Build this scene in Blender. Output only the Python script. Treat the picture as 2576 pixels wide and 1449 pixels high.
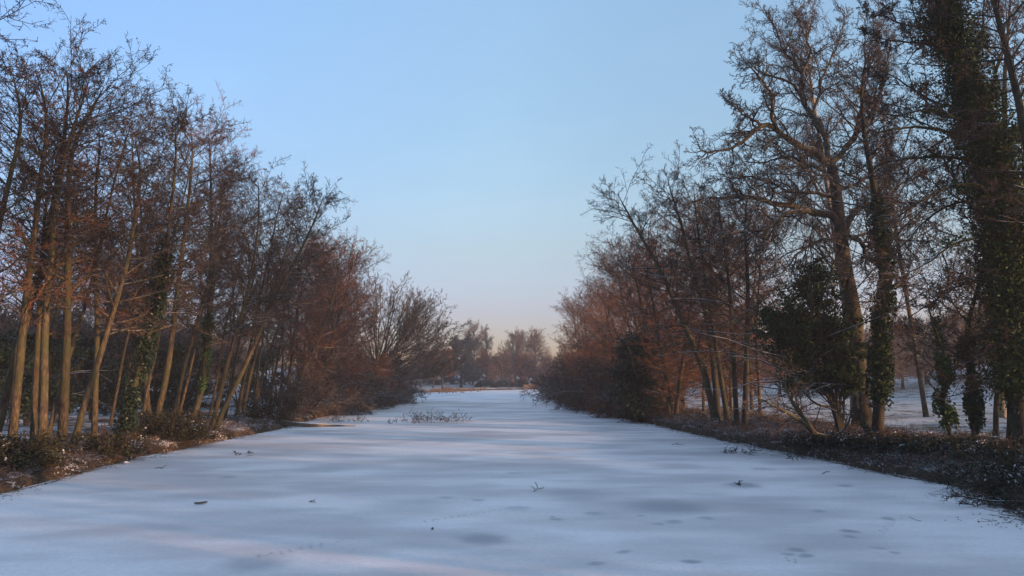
import bpy, math
import numpy as np
from mathutils import Vector, Matrix, Euler
R_ = math.radians
rng = np.random.default_rng(7)
scn = bpy.context.scene
COL = scn.collection
for o in list(bpy.data.objects): bpy.data.objects.remove(o)

# ---------------------------------------------------------------- camera, sky, sun, exposure
F = 1946.0; PITCH = R_(6.75); CAMZ = 3.0
cam_d = bpy.data.cameras.new('camera'); cam = bpy.data.objects.new('camera', cam_d); COL.objects.link(cam)
cam.location = (0, 0, CAMZ); cam.rotation_euler = (R_(90) + PITCH, 0, 0)
cam_d.sensor_width = 36; cam_d.lens = 36 * F / 2576; cam_d.clip_end = 3000; cam_d.clip_start = .1
scn.camera = cam
SUN_EL = 4.6; SUN_AZ = R_(117)          # compass angle from +Y towards +X
w = bpy.data.worlds.new('World'); scn.world = w; w.use_nodes = True
wn = w.node_tree; bg = wn.nodes['Background']
sky = wn.nodes.new('ShaderNodeTexSky'); sky.sky_type = 'NISHITA'; sky.sun_disc = False
sky.sun_elevation = R_(SUN_EL); sky.sun_rotation = SUN_AZ
sky.altitude = 50; sky.air_density = 1.1; sky.dust_density = .5; sky.ozone_density = 1.5
tcw = wn.nodes.new('ShaderNodeTexCoord'); sxyz = wn.nodes.new('ShaderNodeSeparateXYZ'); wn.links.new(tcw.outputs['Generated'], sxyz.inputs[0])
rw = wn.nodes.new('ShaderNodeValToRGB'); ew = rw.color_ramp.elements      # cold clear winter air: bluer in view, no yellow band; unseen overhead brightened and warmed to fill ice
SKYC = [(0, (.325, .33, .80)), (.087, (.415, .43, .83)), (.166, (.585, .60, .78)), (.29, (.74, .80, .95)), (.454, (.95, 1.03, 1.18)), (.75, (1.85, 1.6, 1.5)), (1, (2.15, 1.8, 1.6))]
while len(ew) < len(SKYC): ew.new(.5)
for e_, (p_, c_) in zip(ew, SKYC): e_.position = p_; e_.color = (*c_, 1)
wn.links.new(sxyz.outputs[2], rw.inputs[0])
mw = wn.nodes.new('ShaderNodeMix'); mw.data_type = 'RGBA'; mw.blend_type = 'MULTIPLY'; mw.inputs[0].default_value = 1; mw.clamp_result = False
wn.links.new(sky.outputs[0], mw.inputs[6]); wn.links.new(rw.outputs[0], mw.inputs[7])
rx = wn.nodes.new('ShaderNodeValToRGB'); ex = rx.color_ramp.elements; ex[0].position = .22; ex[0].color = (.62, .69, .87, 1); ex[1].position = .5; ex[1].color = (1, 1, 1, 1)
hx = wn.nodes.new('ShaderNodeMath'); hx.operation = 'MULTIPLY_ADD'; hx.inputs[1].default_value = .5; hx.inputs[2].default_value = .5; wn.links.new(sxyz.outputs[0], hx.inputs[0]); wn.links.new(hx.outputs[0], rx.inputs[0])
mx = wn.nodes.new('ShaderNodeMix'); mx.data_type = 'RGBA'; mx.blend_type = 'MULTIPLY'; mx.inputs[0].default_value = 1; mx.clamp_result = False
wn.links.new(mw.outputs[2], mx.inputs[6]); wn.links.new(rx.outputs[0], mx.inputs[7]); mpw = wn.nodes.new('ShaderNodeMapping'); mpw.inputs['Scale'].default_value = (1.6, 1.6, 5); wn.links.new(tcw.outputs['Generated'], mpw.inputs[0])
nw = wn.nodes.new('ShaderNodeTexNoise'); nw.inputs['Scale'].default_value = 1.5; nw.inputs['Detail'].default_value = 4; wn.links.new(mpw.outputs[0], nw.inputs['Vector'])
rn = wn.nodes.new('ShaderNodeValToRGB'); en = rn.color_ramp.elements; en[0].position = .5; en[0].color = (0, 0, 0, 1); en[1].position = .75; en[1].color = (.09, .075, .05, 1); wn.links.new(nw.outputs['Fac'], rn.inputs[0])
mz = wn.nodes.new('ShaderNodeMix'); mz.data_type = 'RGBA'; mz.blend_type = 'MULTIPLY'; mz.inputs[0].default_value = 1; mz.clamp_result = False
ma = wn.nodes.new('ShaderNodeMix'); ma.data_type = 'RGBA'; ma.blend_type = 'ADD'; ma.inputs[0].default_value = 1; ma.clamp_result = False; ma.inputs[6].default_value = (1, 1, 1, 1); wn.links.new(rn.outputs[0], ma.inputs[7])
wn.links.new(mx.outputs[2], mz.inputs[6]); wn.links.new(ma.outputs[2], mz.inputs[7]); wn.links.new(mz.outputs[2], bg.inputs[0]); bg.inputs[1].default_value = .15
sl = bpy.data.lights.new('sun', 'SUN'); sun = bpy.data.objects.new('sun', sl); COL.objects.link(sun)
sl.energy = 2.9; sl.angle = R_(.6); sl.color = (1, .55, .28)
sd = Vector((math.sin(SUN_AZ) * math.cos(R_(SUN_EL)), math.cos(SUN_AZ) * math.cos(R_(SUN_EL)), math.sin(R_(SUN_EL))))
sun.rotation_euler = sd.to_track_quat('Z', 'Y').to_euler(); sun.location = (60, -30, 20)
scn.view_settings.view_transform = 'Standard'; scn.view_settings.look = 'None'
scn.view_settings.exposure = 1.8; scn.view_settings.gamma = 1
scn.cycles.max_bounces = 5; scn.cycles.diffuse_bounces = 3; scn.cycles.volume_bounces = 0
scn.cycles.volume_step_rate = 1

# ---------------------------------------------------------------- measuring helpers
def ray(px, py):
    u = (px - 1288) / F; v = (724.5 - py) / F; c, s = math.cos(PITCH), math.sin(PITCH)
    return np.array([u, c - s * v, s + c * v])
def at(px, py, Y):
    d = ray(px, py); return np.array([0, 0, CAMZ]) + d * (Y / d[1])
def gnd(px, py, z=0.0):
    d = ray(px, py); return np.array([0, 0, CAMZ]) + d * ((z - CAMZ) / d[2])

# ---------------------------------------------------------------- materials
def mat(name, rough=.8, spec=.3):
    m = bpy.data.materials.new(name); m.use_nodes = True
    b = m.node_tree.nodes['Principled BSDF']; b.inputs['Roughness'].default_value = rough
    b.inputs['Specular IOR Level'].default_value = spec
    return m, m.node_tree, b
def N(nt, typ, **kw):
    n = nt.nodes.new(typ)
    for k, v in kw.items():
        if k.startswith('i_'): n.inputs[k[2:].replace('_', ' ')].default_value = v
        else: setattr(n, k, v)
    return n
def noise(nt, vec, scale, detail=4, rough=.55):
    n = N(nt, 'ShaderNodeTexNoise'); n.inputs['Scale'].default_value = scale
    n.inputs['Detail'].default_value = detail; n.inputs['Roughness'].default_value = rough
    if vec is not None: nt.links.new(vec, n.inputs['Vector'])
    return n.outputs['Fac']
def ramp(nt, fac, stops):
    r = N(nt, 'ShaderNodeValToRGB'); e = r.color_ramp.elements
    while len(e) < len(stops): e.new(.5)
    for el, (p, c) in zip(e, stops):
        el.position = p; el.color = (c[0], c[1], c[2], 1) if not isinstance(c, (int, float)) else (c, c, c, 1)
    nt.links.new(fac, r.inputs[0]); return r.outputs[0]
def mixc(nt, fac, a, b, typ='MIX'):
    m = N(nt, 'ShaderNodeMix', data_type='RGBA', blend_type=typ)
    for sock, v in ((m.inputs[0], fac), (m.inputs[6], a), (m.inputs[7], b)):
        if isinstance(v, (int, float)): sock.default_value = v
        elif isinstance(v, tuple): sock.default_value = (*v, 1)
        else: nt.links.new(v, sock)
    return m.outputs[2]
def math_(nt, op, a, b=0.0, clamp=False):
    m = N(nt, 'ShaderNodeMath', operation=op, use_clamp=clamp)
    for s, v in ((m.inputs[0], a), (m.inputs[1], b)):
        if isinstance(v, (int, float)): s.default_value = v
        else: nt.links.new(v, s)
    return m.outputs[0]
SNOW = (.80, .83, .88)
def snowmask(nt, lo, hi, vec, nscale=9., amt=.5):
    g = N(nt, 'ShaderNodeNewGeometry'); s = N(nt, 'ShaderNodeSeparateXYZ'); nt.links.new(g.outputs['Normal'], s.inputs[0])
    n = noise(nt, vec, nscale, 3)
    a = math_(nt, 'ADD', s.outputs[2], math_(nt, 'MULTIPLY', math_(nt, 'SUBTRACT', n, .5), amt * 2))
    mr = N(nt, 'ShaderNodeMapRange'); mr.inputs[1].default_value = lo; mr.inputs[2].default_value = hi
    nt.links.new(a, mr.inputs[0]); return mr.outputs[0]
def bark(name, dark, mid, light, snow=(.76, 1.0), stretch=.25, sc=9., green=None, bump=.5):
    m, nt, b = mat(name, .85, .2)
    tc = N(nt, 'ShaderNodeTexCoord'); mp = N(nt, 'ShaderNodeMapping'); mp.inputs['Scale'].default_value = (1, 1, stretch)
    nt.links.new(tc.outputs['Object'], mp.inputs[0])
    f = noise(nt, mp.outputs[0], sc, 6, .65)
    c = ramp(nt, math_(nt, 'ADD', math_(nt, 'MULTIPLY', f, .72), math_(nt, 'MULTIPLY', noise(nt, tc.outputs['Object'], 1.7, 3), .28)), [(.38, dark), (.5, mid), (.62, light)])
    if green:
        c = mixc(nt, ramp(nt, noise(nt, tc.outputs['Object'], .9, 3), [(.42, 0), (.6, .8)]), c, green)
    oi = N(nt, 'ShaderNodeObjectInfo')
    hsv = N(nt, 'ShaderNodeHueSaturation'); nt.links.new(c, hsv.inputs['Color'])
    nt.links.new(math_(nt, 'ADD', math_(nt, 'MULTIPLY', oi.outputs['Random'], .5), .75), hsv.inputs['Value'])
    c = mixc(nt, snowmask(nt, snow[0], snow[1], tc.outputs['Object'], 3., .25), hsv.outputs[0], SNOW)
    nt.links.new(c, b.inputs['Base Color'])
    bp = N(nt, 'ShaderNodeBump'); bp.inputs['Strength'].default_value = bump; bp.inputs['Distance'].default_value = .03
    nt.links.new(f, bp.inputs['Height']); nt.links.new(bp.outputs[0], b.inputs['Normal'])
    return m
def plain(name, col, rough=.8, var=.35, snow=None, spec=.3):
    m, nt, b = mat(name, rough, spec)
    tc = N(nt, 'ShaderNodeTexCoord'); oi = N(nt, 'ShaderNodeObjectInfo')
    n = noise(nt, tc.outputs['Object'], 1.3, 3)
    hsv = N(nt, 'ShaderNodeHueSaturation'); hsv.inputs['Color'].default_value = (*col, 1)
    v = math_(nt, 'ADD', math_(nt, 'MULTIPLY', math_(nt, 'SUBTRACT', n, .5), var * 3), 1.0)
    v = math_(nt, 'MULTIPLY', v, math_(nt, 'ADD', math_(nt, 'MULTIPLY', oi.outputs['Random'], var), 1 - var / 2))
    nt.links.new(v, hsv.inputs['Value']); c = hsv.outputs[0]
    if snow: c = mixc(nt, snowmask(nt, snow[0], snow[1], tc.outputs['Object'], 1.5, .3), c, SNOW)
    nt.links.new(c, b.inputs['Base Color']); return m
M = {}
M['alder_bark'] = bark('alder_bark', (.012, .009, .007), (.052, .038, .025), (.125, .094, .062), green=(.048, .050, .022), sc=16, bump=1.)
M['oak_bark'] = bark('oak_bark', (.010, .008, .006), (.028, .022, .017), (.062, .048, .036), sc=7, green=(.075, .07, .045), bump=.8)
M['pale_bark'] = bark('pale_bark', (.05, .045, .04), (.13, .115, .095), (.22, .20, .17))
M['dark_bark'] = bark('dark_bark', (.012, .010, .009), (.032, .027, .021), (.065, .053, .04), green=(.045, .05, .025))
M['broken_wood'] = bark('broken_wood', (.16, .08, .04), (.30, .17, .09), (.42, .27, .15))
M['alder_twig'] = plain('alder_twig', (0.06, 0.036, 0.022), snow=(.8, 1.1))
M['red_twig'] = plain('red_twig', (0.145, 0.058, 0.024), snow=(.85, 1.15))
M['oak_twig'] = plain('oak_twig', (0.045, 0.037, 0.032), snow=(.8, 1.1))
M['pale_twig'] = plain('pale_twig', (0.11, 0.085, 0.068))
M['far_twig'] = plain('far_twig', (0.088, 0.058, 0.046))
M['catkin'] = plain('catkin', (0.05, 0.028, 0.024))
M['ivy'] = plain('ivy', (0.026, 0.052, 0.017), .6, .5, spec=.12)
M['holly'] = plain('holly', (.016, .030, .016), .4, .5)
M['cedar'] = plain('cedar', (.007, .021, .025), .7, .4)
M['leaf_brown'] = plain('leaf_brown', (.12, .07, .04), .8, .5)
M['leaf_dark'] = plain('leaf_dark', (.034, .033, .018), .7, .5, spec=.12)
M['leaf_snow'] = plain('leaf_snow', (.40, .42, .47), .6, .4)
M['reed'] = plain('reed', (.20, .135, .085), .8, .4)
M['duck'] = plain('duck', (.03, .027, .025), .6, .3)
M['duck_bill'] = plain('duck_bill', (.35, .25, .05), .5, .1)
M['log'] = bark('log_bark', (.04, .035, .03), (.10, .085, .07), (.17, .15, .12), snow=(.6, 1.0))

# ---------------------------------------------------------------- mesh building
def mesh_from(name, V, Q, mi=None, mats=(), smooth=False):
    me = bpy.data.meshes.new(name)
    V = np.ascontiguousarray(V, dtype=np.float32); Q = np.ascontiguousarray(Q, dtype=np.int32)
    k = Q.shape[1]
    me.vertices.add(len(V)); me.vertices.foreach_set('co', V.ravel())
    me.loops.add(Q.size); me.loops.foreach_set('vertex_index', Q.ravel())
    me.polygons.add(len(Q)); me.polygons.foreach_set('loop_start', np.arange(0, Q.size, k, dtype=np.int32))
    me.polygons.foreach_set('loop_total', np.full(len(Q), k, dtype=np.int32))
    if mi is not None: me.polygons.foreach_set('material_index', np.asarray(mi, dtype=np.int32))
    if smooth: me.polygons.foreach_set('use_smooth', np.ones(len(Q), dtype=bool))
    for m in mats: me.materials.append(m)
    me.update(); return me
class MB:
    def __init__(s): s.V = []; s.Q = []; s.M = []; s.n = 0
    def add(s, V, Q, m=0):
        if len(Q) == 0: return
        s.V.append(V); s.Q.append(Q + s.n); s.M.append(np.full(len(Q), m) if np.isscalar(m) else m); s.n += len(V)
    def mesh(s, name, mats, smooth=True):
        return mesh_from(name, np.concatenate(s.V), np.concatenate(s.Q), np.concatenate(s.M), mats, smooth)
def nrm(a): return a / np.maximum(np.linalg.norm(a, axis=-1, keepdims=True), 1e-9)
def tubes(P, R, S, lump=0.):
    """P (n,k,3) centre lines, R (n,k) radii, S sides -> verts, quads"""
    n, k, _ = P.shape
    T = np.empty_like(P); T[:, 1:-1] = P[:, 2:] - P[:, :-2]; T[:, 0] = P[:, 1] - P[:, 0]; T[:, -1] = P[:, -1] - P[:, -2]
    T = nrm(T); ref = np.zeros((n, 3)); ax = np.argmin(np.abs(T.mean(1)), axis=1); ref[np.arange(n), ax] = 1
    U = nrm(np.cross(T, ref[:, None, :])); W = np.cross(T, U)
    a = np.arange(S) * 2 * np.pi / S
    rr = R[:, :, None] * np.ones(S)
    if lump: rr = rr * (1 + lump * rng.normal(size=rr.shape))
    V = P[:, :, None, :] + rr[..., None] * (np.cos(a)[None, None, :, None] * U[:, :, None, :] + np.sin(a)[None, None, :, None] * W[:, :, None, :])
    idx = np.arange(n * k * S).reshape(n, k, S)
    q = np.stack([idx[:, :-1, :], np.roll(idx, -1, 2)[:, :-1, :], np.roll(idx, -1, 2)[:, 1:, :], idx[:, 1:, :]], -1)
    return V.reshape(-1, 3), q.reshape(-1, 4)
def bits(P, L, wd, D=None):
    """small elongated four sided catkins / cones at points P"""
    n = len(P)
    if n == 0: return np.zeros((0, 3)), np.zeros((0, 4), int)
    D = nrm(rng.normal(size=(n, 3)) + np.array([0, 0, -.6])) if D is None else D
    U = nrm(np.cross(D, rng.normal(size=(n, 3)))); W = np.cross(D, U)
    L = L * rng.uniform(.6, 1.4, (n, 1)); wd = wd * rng.uniform(.7, 1.3, (n, 1))
    v = np.stack([P, P + D * L * .5 + U * wd, P + D * L * .5 - U * wd * .5 + W * wd * .87, P + D * L * .5 - U * wd * .5 - W * wd * .87, P + D * L], 1)
    b = np.arange(n)[:, None] * 5
    q = np.concatenate([b + [0, 1, 4, 2], b + [0, 2, 4, 3], b + [0, 3, 4, 1]])
    return v.reshape(-1, 3), q
def leaves(P, size, flat=0.):
    n = len(P)
    Nn = rng.normal(size=(n, 3)); Nn[:, 2] = np.abs(Nn[:, 2]) + flat; Nn = nrm(Nn)
    U = nrm(np.cross(Nn, rng.normal(size=(n, 3)))); W = np.cross(Nn, U)
    s = size * rng.uniform(.55, 1.35, (n, 1)); f = Nn * s * .25
    v = np.stack([P - U * s, P - W * s * .55 + f, P + U * s, P + W * s * .55 + f], 1)
    q = np.arange(n * 4).reshape(n, 4)
    return v.reshape(-1, 3), q
def smooth_path(pts, k):
    pts = np.array(pts, float); d = np.r_[0, np.cumsum(np.linalg.norm(np.diff(pts, axis=0), axis=1))]; d /= d[-1]
    t = np.linspace(0, 1, k * 3); out = np.stack([np.interp(t, d, pts[:, i]) for i in range(3)], 1)
    w_ = max(1, int(len(t) / len(pts) / 2)); ker = np.ones(2 * w_ + 1) / (2 * w_ + 1)
    pad = np.concatenate([2 * out[0] - out[w_:0:-1], out, 2 * out[-1] - out[-2:-w_ - 2:-1]])
    sm = np.stack([np.convolve(pad[:, i], ker, 'valid') for i in range(3)], 1)
    j = np.linspace(0, len(t) - 1, k).round().astype(int); return sm[j]

def kids(P, R, n, t0, t1, a0, a1, L, k, wig, trop, rr=.6, rmax=1., rtip=.004, flat=.0, keep=1., zperp=None, lexp=0., pull=None):
    """n children per parent; a0/a1 branching angle (deg) at base/top of the parent, L(t) -> length"""
    Np, K, _ = P.shape
    t = (np.arange(n)[None, :] + rng.random((Np, n))) / n; u = t0 + (t1 - t0) * t
    x = u * (K - 1); i = np.clip(x.astype(int), 0, K - 2); f = x - i
    ii = np.arange(Np)[:, None]
    p = P[ii, i] * (1 - f)[..., None] + P[ii, i + 1] * f[..., None]; T = nrm(P[ii, i + 1] - P[ii, i])
    r = R[ii, i] * (1 - f) + R[ii, i + 1] * f
    pl = np.linalg.norm(np.diff(P, axis=1), axis=2).sum(1)[:, None] * np.ones_like(u)
    m = rng.random(u.shape) < keep
    p, T, r, u, t, pl = p[m], T[m], r[m], u[m], t[m], pl[m]
    c = len(p)
    pr = rng.normal(size=(c, 3)); pr[:, 2] *= (1 - flat); pr = nrm(np.cross(T, np.cross(pr, T)))
    if zperp is not None: pr = nrm(pr + np.array([0, 0, zperp])); 
    a = np.radians(a0 + (a1 - a0) * u + rng.normal(size=c) * 9)[:, None]
    d = nrm(np.cos(a) * T + np.sin(a) * pr)
    if pull is not None: d = nrm(d + np.array(pull))
    ln = (L(u, pl) * rng.uniform(.65, 1.3, c)) if callable(L) else pl * L * (1 - lexp * u) * rng.uniform(.6, 1.35, c)
    st = (ln / (k - 1))[:, None]; Q = np.empty((c, k, 3)); Q[:, 0] = p
    for j in range(1, k):
        d = nrm(d + rng.normal(size=(c, 3)) * wig + np.array([0, 0, trop])); Q[:, j] = Q[:, j - 1] + d * st
    r0 = np.minimum(r * rr, rmax * np.ones(c)) * rng.uniform(.75, 1.1, c); r0 = np.maximum(r0, rtip * 1.3)
    Rr = r0[:, None] * (1 - np.linspace(0, 1, k)[None, :]) ** .8 + rtip
    return Q, Rr

def parts_mesh(name, lv, mats, cat=None, extra=None):
    mb = MB()
    for (P, R, S, m) in lv: mb.add(*tubes(P, R, S), m)
    if cat is not None:
        for (pp, L, wd, m) in cat: mb.add(*bits(pp, L, wd), m)
    if extra is not None:
        for (V, Q, m) in extra: mb.add(V, Q, m)
    return mb.mesh(name, mats)
def ends(P, keep, jit=.0):
    q = P.reshape(-1, 3); q = q[rng.random(len(q)) < keep]; return q + rng.normal(size=q.shape) * jit

# ---------------------------------------------------------------- things, parts, copies
def thing(name, label, cat, loc=(0, 0, 0), group=None, rot=None):
    o = bpy.data.objects.new(name, None); COL.objects.link(o); o.location = loc; o.empty_display_size = .2
    if rot is not None: o.rotation_euler = rot
    o['label'] = label; o['category'] = cat
    if group: o['group'] = group
    return o
def part(name, me, parent, label=None):
    o = bpy.data.objects.new(name, me); COL.objects.link(o); o.parent = parent
    if label: o['label'] = label
    return o
def single(name, me, label, cat, loc=(0, 0, 0), group=None, kind=None, rot=None):
    o = bpy.data.objects.new(name, me); COL.objects.link(o); o.location = loc
    if rot is not None: o.rotation_euler = rot
    if label: o['label'] = label
    if cat: o['category'] = cat
    if group: o['group'] = group
    if kind: o['kind'] = kind
    return o
KIDS = {}
def copy_tree(root, label, group, loc, rotz=0, lean=(0, 0), s=1.0, name=None, sz=None):
    """first use moves the prototype itself, later uses copy it and its parts"""
    if root.get('_used') is None: r = root; new = False
    else: r = root.copy(); COL.objects.link(r); new = True
    r['_used'] = 1; r.location = loc
    m = Matrix.Rotation(lean[0], 3, 'Y') @ Matrix.Rotation(lean[1], 3, 'X') @ Matrix.Rotation(rotz, 3, 'Z')
    r.rotation_euler = m.to_euler(); r.scale = (s, s, sz or s); r['label'] = label
    if group: r['group'] = group
    if new:
        for ch in root_children[root.name]:
            c = ch.copy(); COL.objects.link(c); c.parent = r
    return r
root_children = {}
def proto(name, cat, **parts):
    r = thing(name, '', cat); root_children[r.name] = [part(k, v, r) for k, v in parts.items()]; return r

# ---------------------------------------------------------------- terrain
SH_Y = np.array([-60, 14, 17, 20.5, 22.7, 28.5, 37, 48.6, 61.5, 78, 110, 125, 158, 177, 400.])
SH_L = np.array([-13.5, -13.4, -13.4, -13.6, -13.6, -14.3, -14.4, -14.2, -15.2, -15.6, -16.5, -19, -22, -23, -23])
SR_Y = np.array([-60, 14, 17, 18.5, 22.5, 24.3, 28.5, 33.4, 38.4, 46.7, 58, 65, 78, 110, 200, 400.])
SR_X = np.array([11, 11, 11.3, 11.8, 12.7, 12.2, 11.9, 11.3, 10.6, 9.9, 9.2, 8.4, 8, 8, 10.5, 10.5])
def sn(x, y, s, seed):
    """cheap smooth noise from sines"""
    r = np.random.default_rng(seed); out = 0
    for i in range(6):
        a = r.uniform(0, 6.28); f = s * r.uniform(.5, 2.2); out = out + np.sin((x * np.cos(a) + y * np.sin(a)) * f + r.uniform(0, 6.28))
    return out / 6
def shore_d(x, y):
    jl = .25 * sn(x * 0, y, 2.2, 3) + .1 * sn(x * 0, y, 7., 13); jr = .3 * sn(x * 0, y, 2.0, 4) + .14 * sn(x * 0, y, 6.5, 14)
    yend = np.interp(x, [-23, -15, -8, 9, 14], [172, 190, 219, 243, 243])
    return np.maximum(np.maximum(np.interp(y, SH_Y, SH_L) + jl - x, x - np.interp(y, SR_Y, SR_X) - jr), y - yend)
def sstep(x, a, b): t = np.clip((x - a) / (b - a), 0, 1); return t * t * (3 - 2 * t)
def ground_z(x, y):
    d = shore_d(x, y)
    h = np.where(d < 0, -.5, 0) + sstep(d, -.03, .22) * (.27 + .08 * sn(x, y, 1.5, 5)) + sstep(d, .3, 4) * .3 + np.where(d > .3, .07 * sn(x, y, 1.2, 6) + .14 * sn(x, y, .35, 8), 0)
    h = h + np.where(d < 0, sstep(d, -.5, 0) * .42, 0)
    hill = 6.5 * sstep(x, 42, 110) * sstep(y, 25, 85) + 7 * sstep(y, 232, 330) + sstep(-x, 50, 150) * 2
    return h + hill
def gz(x, y): return float(ground_z(np.array([float(x)]), np.array([float(y)]))[0])
def axis(segs):
    out = []
    for a, b, st in segs: out += list(np.arange(a, b, st))
    return np.array(out + [segs[-1][1]])
gx = axis([(-420, -120, 15), (-120, -50, 4), (-50, -22, 1.2), (-22, -11, .22), (-11, 7, 2.), (7, 16, .22), (16, 40, .8), (40, 120, 3), (120, 420, 15)])
gy = axis([(-80, 10, 4), (10, 60, .35), (60, 120, 1.), (120, 255, 1.5), (255, 420, 10)])
X, Y = np.meshgrid(gx, gy); Z = ground_z(X, Y)
V = np.stack([X, Y, Z], -1).reshape(-1, 3); idx = np.arange(X.size).reshape(X.shape)
Q = np.stack([idx[:-1, :-1], idx[:-1, 1:], idx[1:, 1:], idx[1:, :-1]], -1).reshape(-1, 4)
m, nt, b = mat('snowy_ground', .9, .2)
tc = N(nt, 'ShaderNodeTexCoord'); geo = N(nt, 'ShaderNodeNewGeometry'); P_ = geo.outputs['Position']
f1 = noise(nt, P_, 6., 6, .7); soil = ramp(nt, f1, [(.3, (.02, .016, .011)), (.5, (.06, .042, .026)), (.7, (.13, .085, .05))])
sepn = N(nt, 'ShaderNodeSeparateXYZ'); nt.links.new(geo.outputs['True Normal'], sepn.inputs[0])
sepp = N(nt, 'ShaderNodeSeparateXYZ'); nt.links.new(P_, sepp.inputs[0])
n2 = noise(nt, P_, .55, 5, .6); n3 = noise(nt, P_, 3.5, 4, .7)
cov = math_(nt, 'ADD', math_(nt, 'MULTIPLY', n2, .55), math_(nt, 'MULTIPLY', n3, .45))
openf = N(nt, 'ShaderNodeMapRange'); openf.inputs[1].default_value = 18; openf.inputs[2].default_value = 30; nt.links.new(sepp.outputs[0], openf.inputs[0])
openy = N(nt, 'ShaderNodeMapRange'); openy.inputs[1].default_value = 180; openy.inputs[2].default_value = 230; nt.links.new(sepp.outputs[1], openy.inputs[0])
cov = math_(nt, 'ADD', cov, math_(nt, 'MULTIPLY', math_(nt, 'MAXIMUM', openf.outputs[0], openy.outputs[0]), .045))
cov = math_(nt, 'SUBTRACT', cov, math_(nt, 'MULTIPLY', math_(nt, 'SUBTRACT', 1., sepn.outputs[2]), 1.2))
sm = ramp(nt, cov, [(.455, 0), (.55, .85)])
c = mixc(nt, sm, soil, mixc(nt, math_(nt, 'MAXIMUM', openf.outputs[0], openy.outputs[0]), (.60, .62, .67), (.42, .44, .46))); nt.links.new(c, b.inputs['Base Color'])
bp = N(nt, 'ShaderNodeBump'); bp.inputs['Strength'].default_value = .6; bp.inputs['Distance'].default_value = .06
nt.links.new(f1, bp.inputs['Height']); nt.links.new(bp.outputs[0], b.inputs['Normal'])
single('ground', mesh_from('ground', V, Q, mats=[m], smooth=True), 'leaf strewn bank and snow covered meadow around the lake', None, kind='structure')

# ---------------------------------------------------------------- ice
m, nt, b = mat('snow_on_ice', .65, .35)
geo = N(nt, 'ShaderNodeNewGeometry'); P_ = geo.outputs['Position']
mp = N(nt, 'ShaderNodeMapping'); mp.inputs['Scale'].default_value = (.14, .2, 1); nt.links.new(P_, mp.inputs[0])
big = noise(nt, mp.outputs[0], 1., 3, .45)
mp2 = N(nt, 'ShaderNodeMapping'); mp2.inputs['Scale'].default_value = (.3, .6, 1); mp2.inputs['Rotation'].default_value = (0, 0, .12); nt.links.new(P_, mp2.inputs[0])
mid = noise(nt, mp2.outputs[0], 1., 4, .5)
fine = noise(nt, P_, 38., 2, .7)
base = ramp(nt, math_(nt, 'ADD', math_(nt, 'MULTIPLY', big, .6), math_(nt, 'MULTIPLY', mid, .4)), [(.36, (.52, .49, .51)), (.46, (.64, .61, .63)), (.57, (.87, .84, .86))])
# melt patches: centre px, py, half width in px
patches = [(1215, 1355, 68, .5), (1680, 1275, 105, .45), (1872, 1220, 48, .55), (1735, 1413, 24, .5), (1572, 1388, 20, .4), (1498, 1418, 22, .4), (2142, 1337, 22, .5), (2140, 1350, 24, .4), (2005, 1384, 26, .5), (2030, 1398, 24, .45), (1985, 1396, 18, .4), (2235, 1304, 20, .4), (2125, 1222, 22, .4), (2210, 1380, 18, .35), (2250, 1392, 14, .35), (1400, 1306, 16, .4), (1395, 1300, 10, .4), (1695, 1312, 22, .35), (1660, 1318, 14, .35), (1617, 1297, 14, .3), (1775, 1303, 20, .3), (1495, 1292, 24, .3), (1118, 1252, 22, .3), (1205, 1258, 20, .3), (1300, 1278, 34, .25), (2058, 1286, 18, .35), (1920, 1180, 30, .3), (640, 1415, 90, .35), (1440, 1245, 90, .3), (1020, 1275, 110, .22), (800, 1180, 80, .2), (500, 1180, 60, .22), (1700, 1172, 70, .25), (1350, 1140, 60, .25), (575, 1200, 26, .3), (1290, 1190, 20, .25)]
acc = None
dn = N(nt, 'ShaderNodeTexNoise'); dn.inputs['Scale'].default_value = 1.6; dn.inputs['Detail'].default_value = 4; nt.links.new(P_, dn.inputs['Vector'])
dsub = N(nt, 'ShaderNodeVectorMath', operation='SUBTRACT'); nt.links.new(dn.outputs['Color'], dsub.inputs[0]); dsub.inputs[1].default_value = (.5, .5, .5)
dmul = N(nt, 'ShaderNodeVectorMath', operation='SCALE'); nt.links.new(dsub.outputs[0], dmul.inputs[0]); dmul.inputs['Scale'].default_value = .45
dadd = N(nt, 'ShaderNodeVectorMath', operation='ADD'); nt.links.new(P_, dadd.inputs[0]); nt.links.new(dmul.outputs[0], dadd.inputs[1]); PD = dadd.outputs[0]
for (px, py, hw, st) in patches:
    g = gnd(px, py); rx = hw / F * g[1]
    vm = N(nt, 'ShaderNodeVectorMath', operation='SUBTRACT'); nt.links.new(PD, vm.inputs[0]); vm.inputs[1].default_value = (g[0], g[1], 0)
    vs = N(nt, 'ShaderNodeVectorMath', operation='MULTIPLY'); nt.links.new(vm.outputs[0], vs.inputs[0]); vs.inputs[1].default_value = (1 / rx, 1 / (rx * 1.15), 0)
    vl = N(nt, 'ShaderNodeVectorMath', operation='LENGTH'); nt.links.new(vs.outputs[0], vl.inputs[0])
    mr = N(nt, 'ShaderNodeMapRange', interpolation_type='SMOOTHSTEP'); nt.links.new(vl.outputs['Value'], mr.inputs[0])
    mr.inputs[1].default_value = 1.35; mr.inputs[2].default_value = .3; mr.inputs[3].default_value = 0; mr.inputs[4].default_value = min(.85, st * 1.7)
    acc = mr.outputs[0] if acc is None else math_(nt, 'MAXIMUM', acc, mr.outputs[0])
c = mixc(nt, acc, base, (.31, .32, .36))
c = mixc(nt, ramp(nt, fine, [(.3, .26), (.6, 0)]), c, (.35, .36, .40))
c = mixc(nt, ramp(nt, noise(nt, P_, 9., 4, .75), [(.36, .22), (.55, 0)]), c, (.38, .38, .42))
nt.links.new(c, b.inputs['Base Color'])
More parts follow.
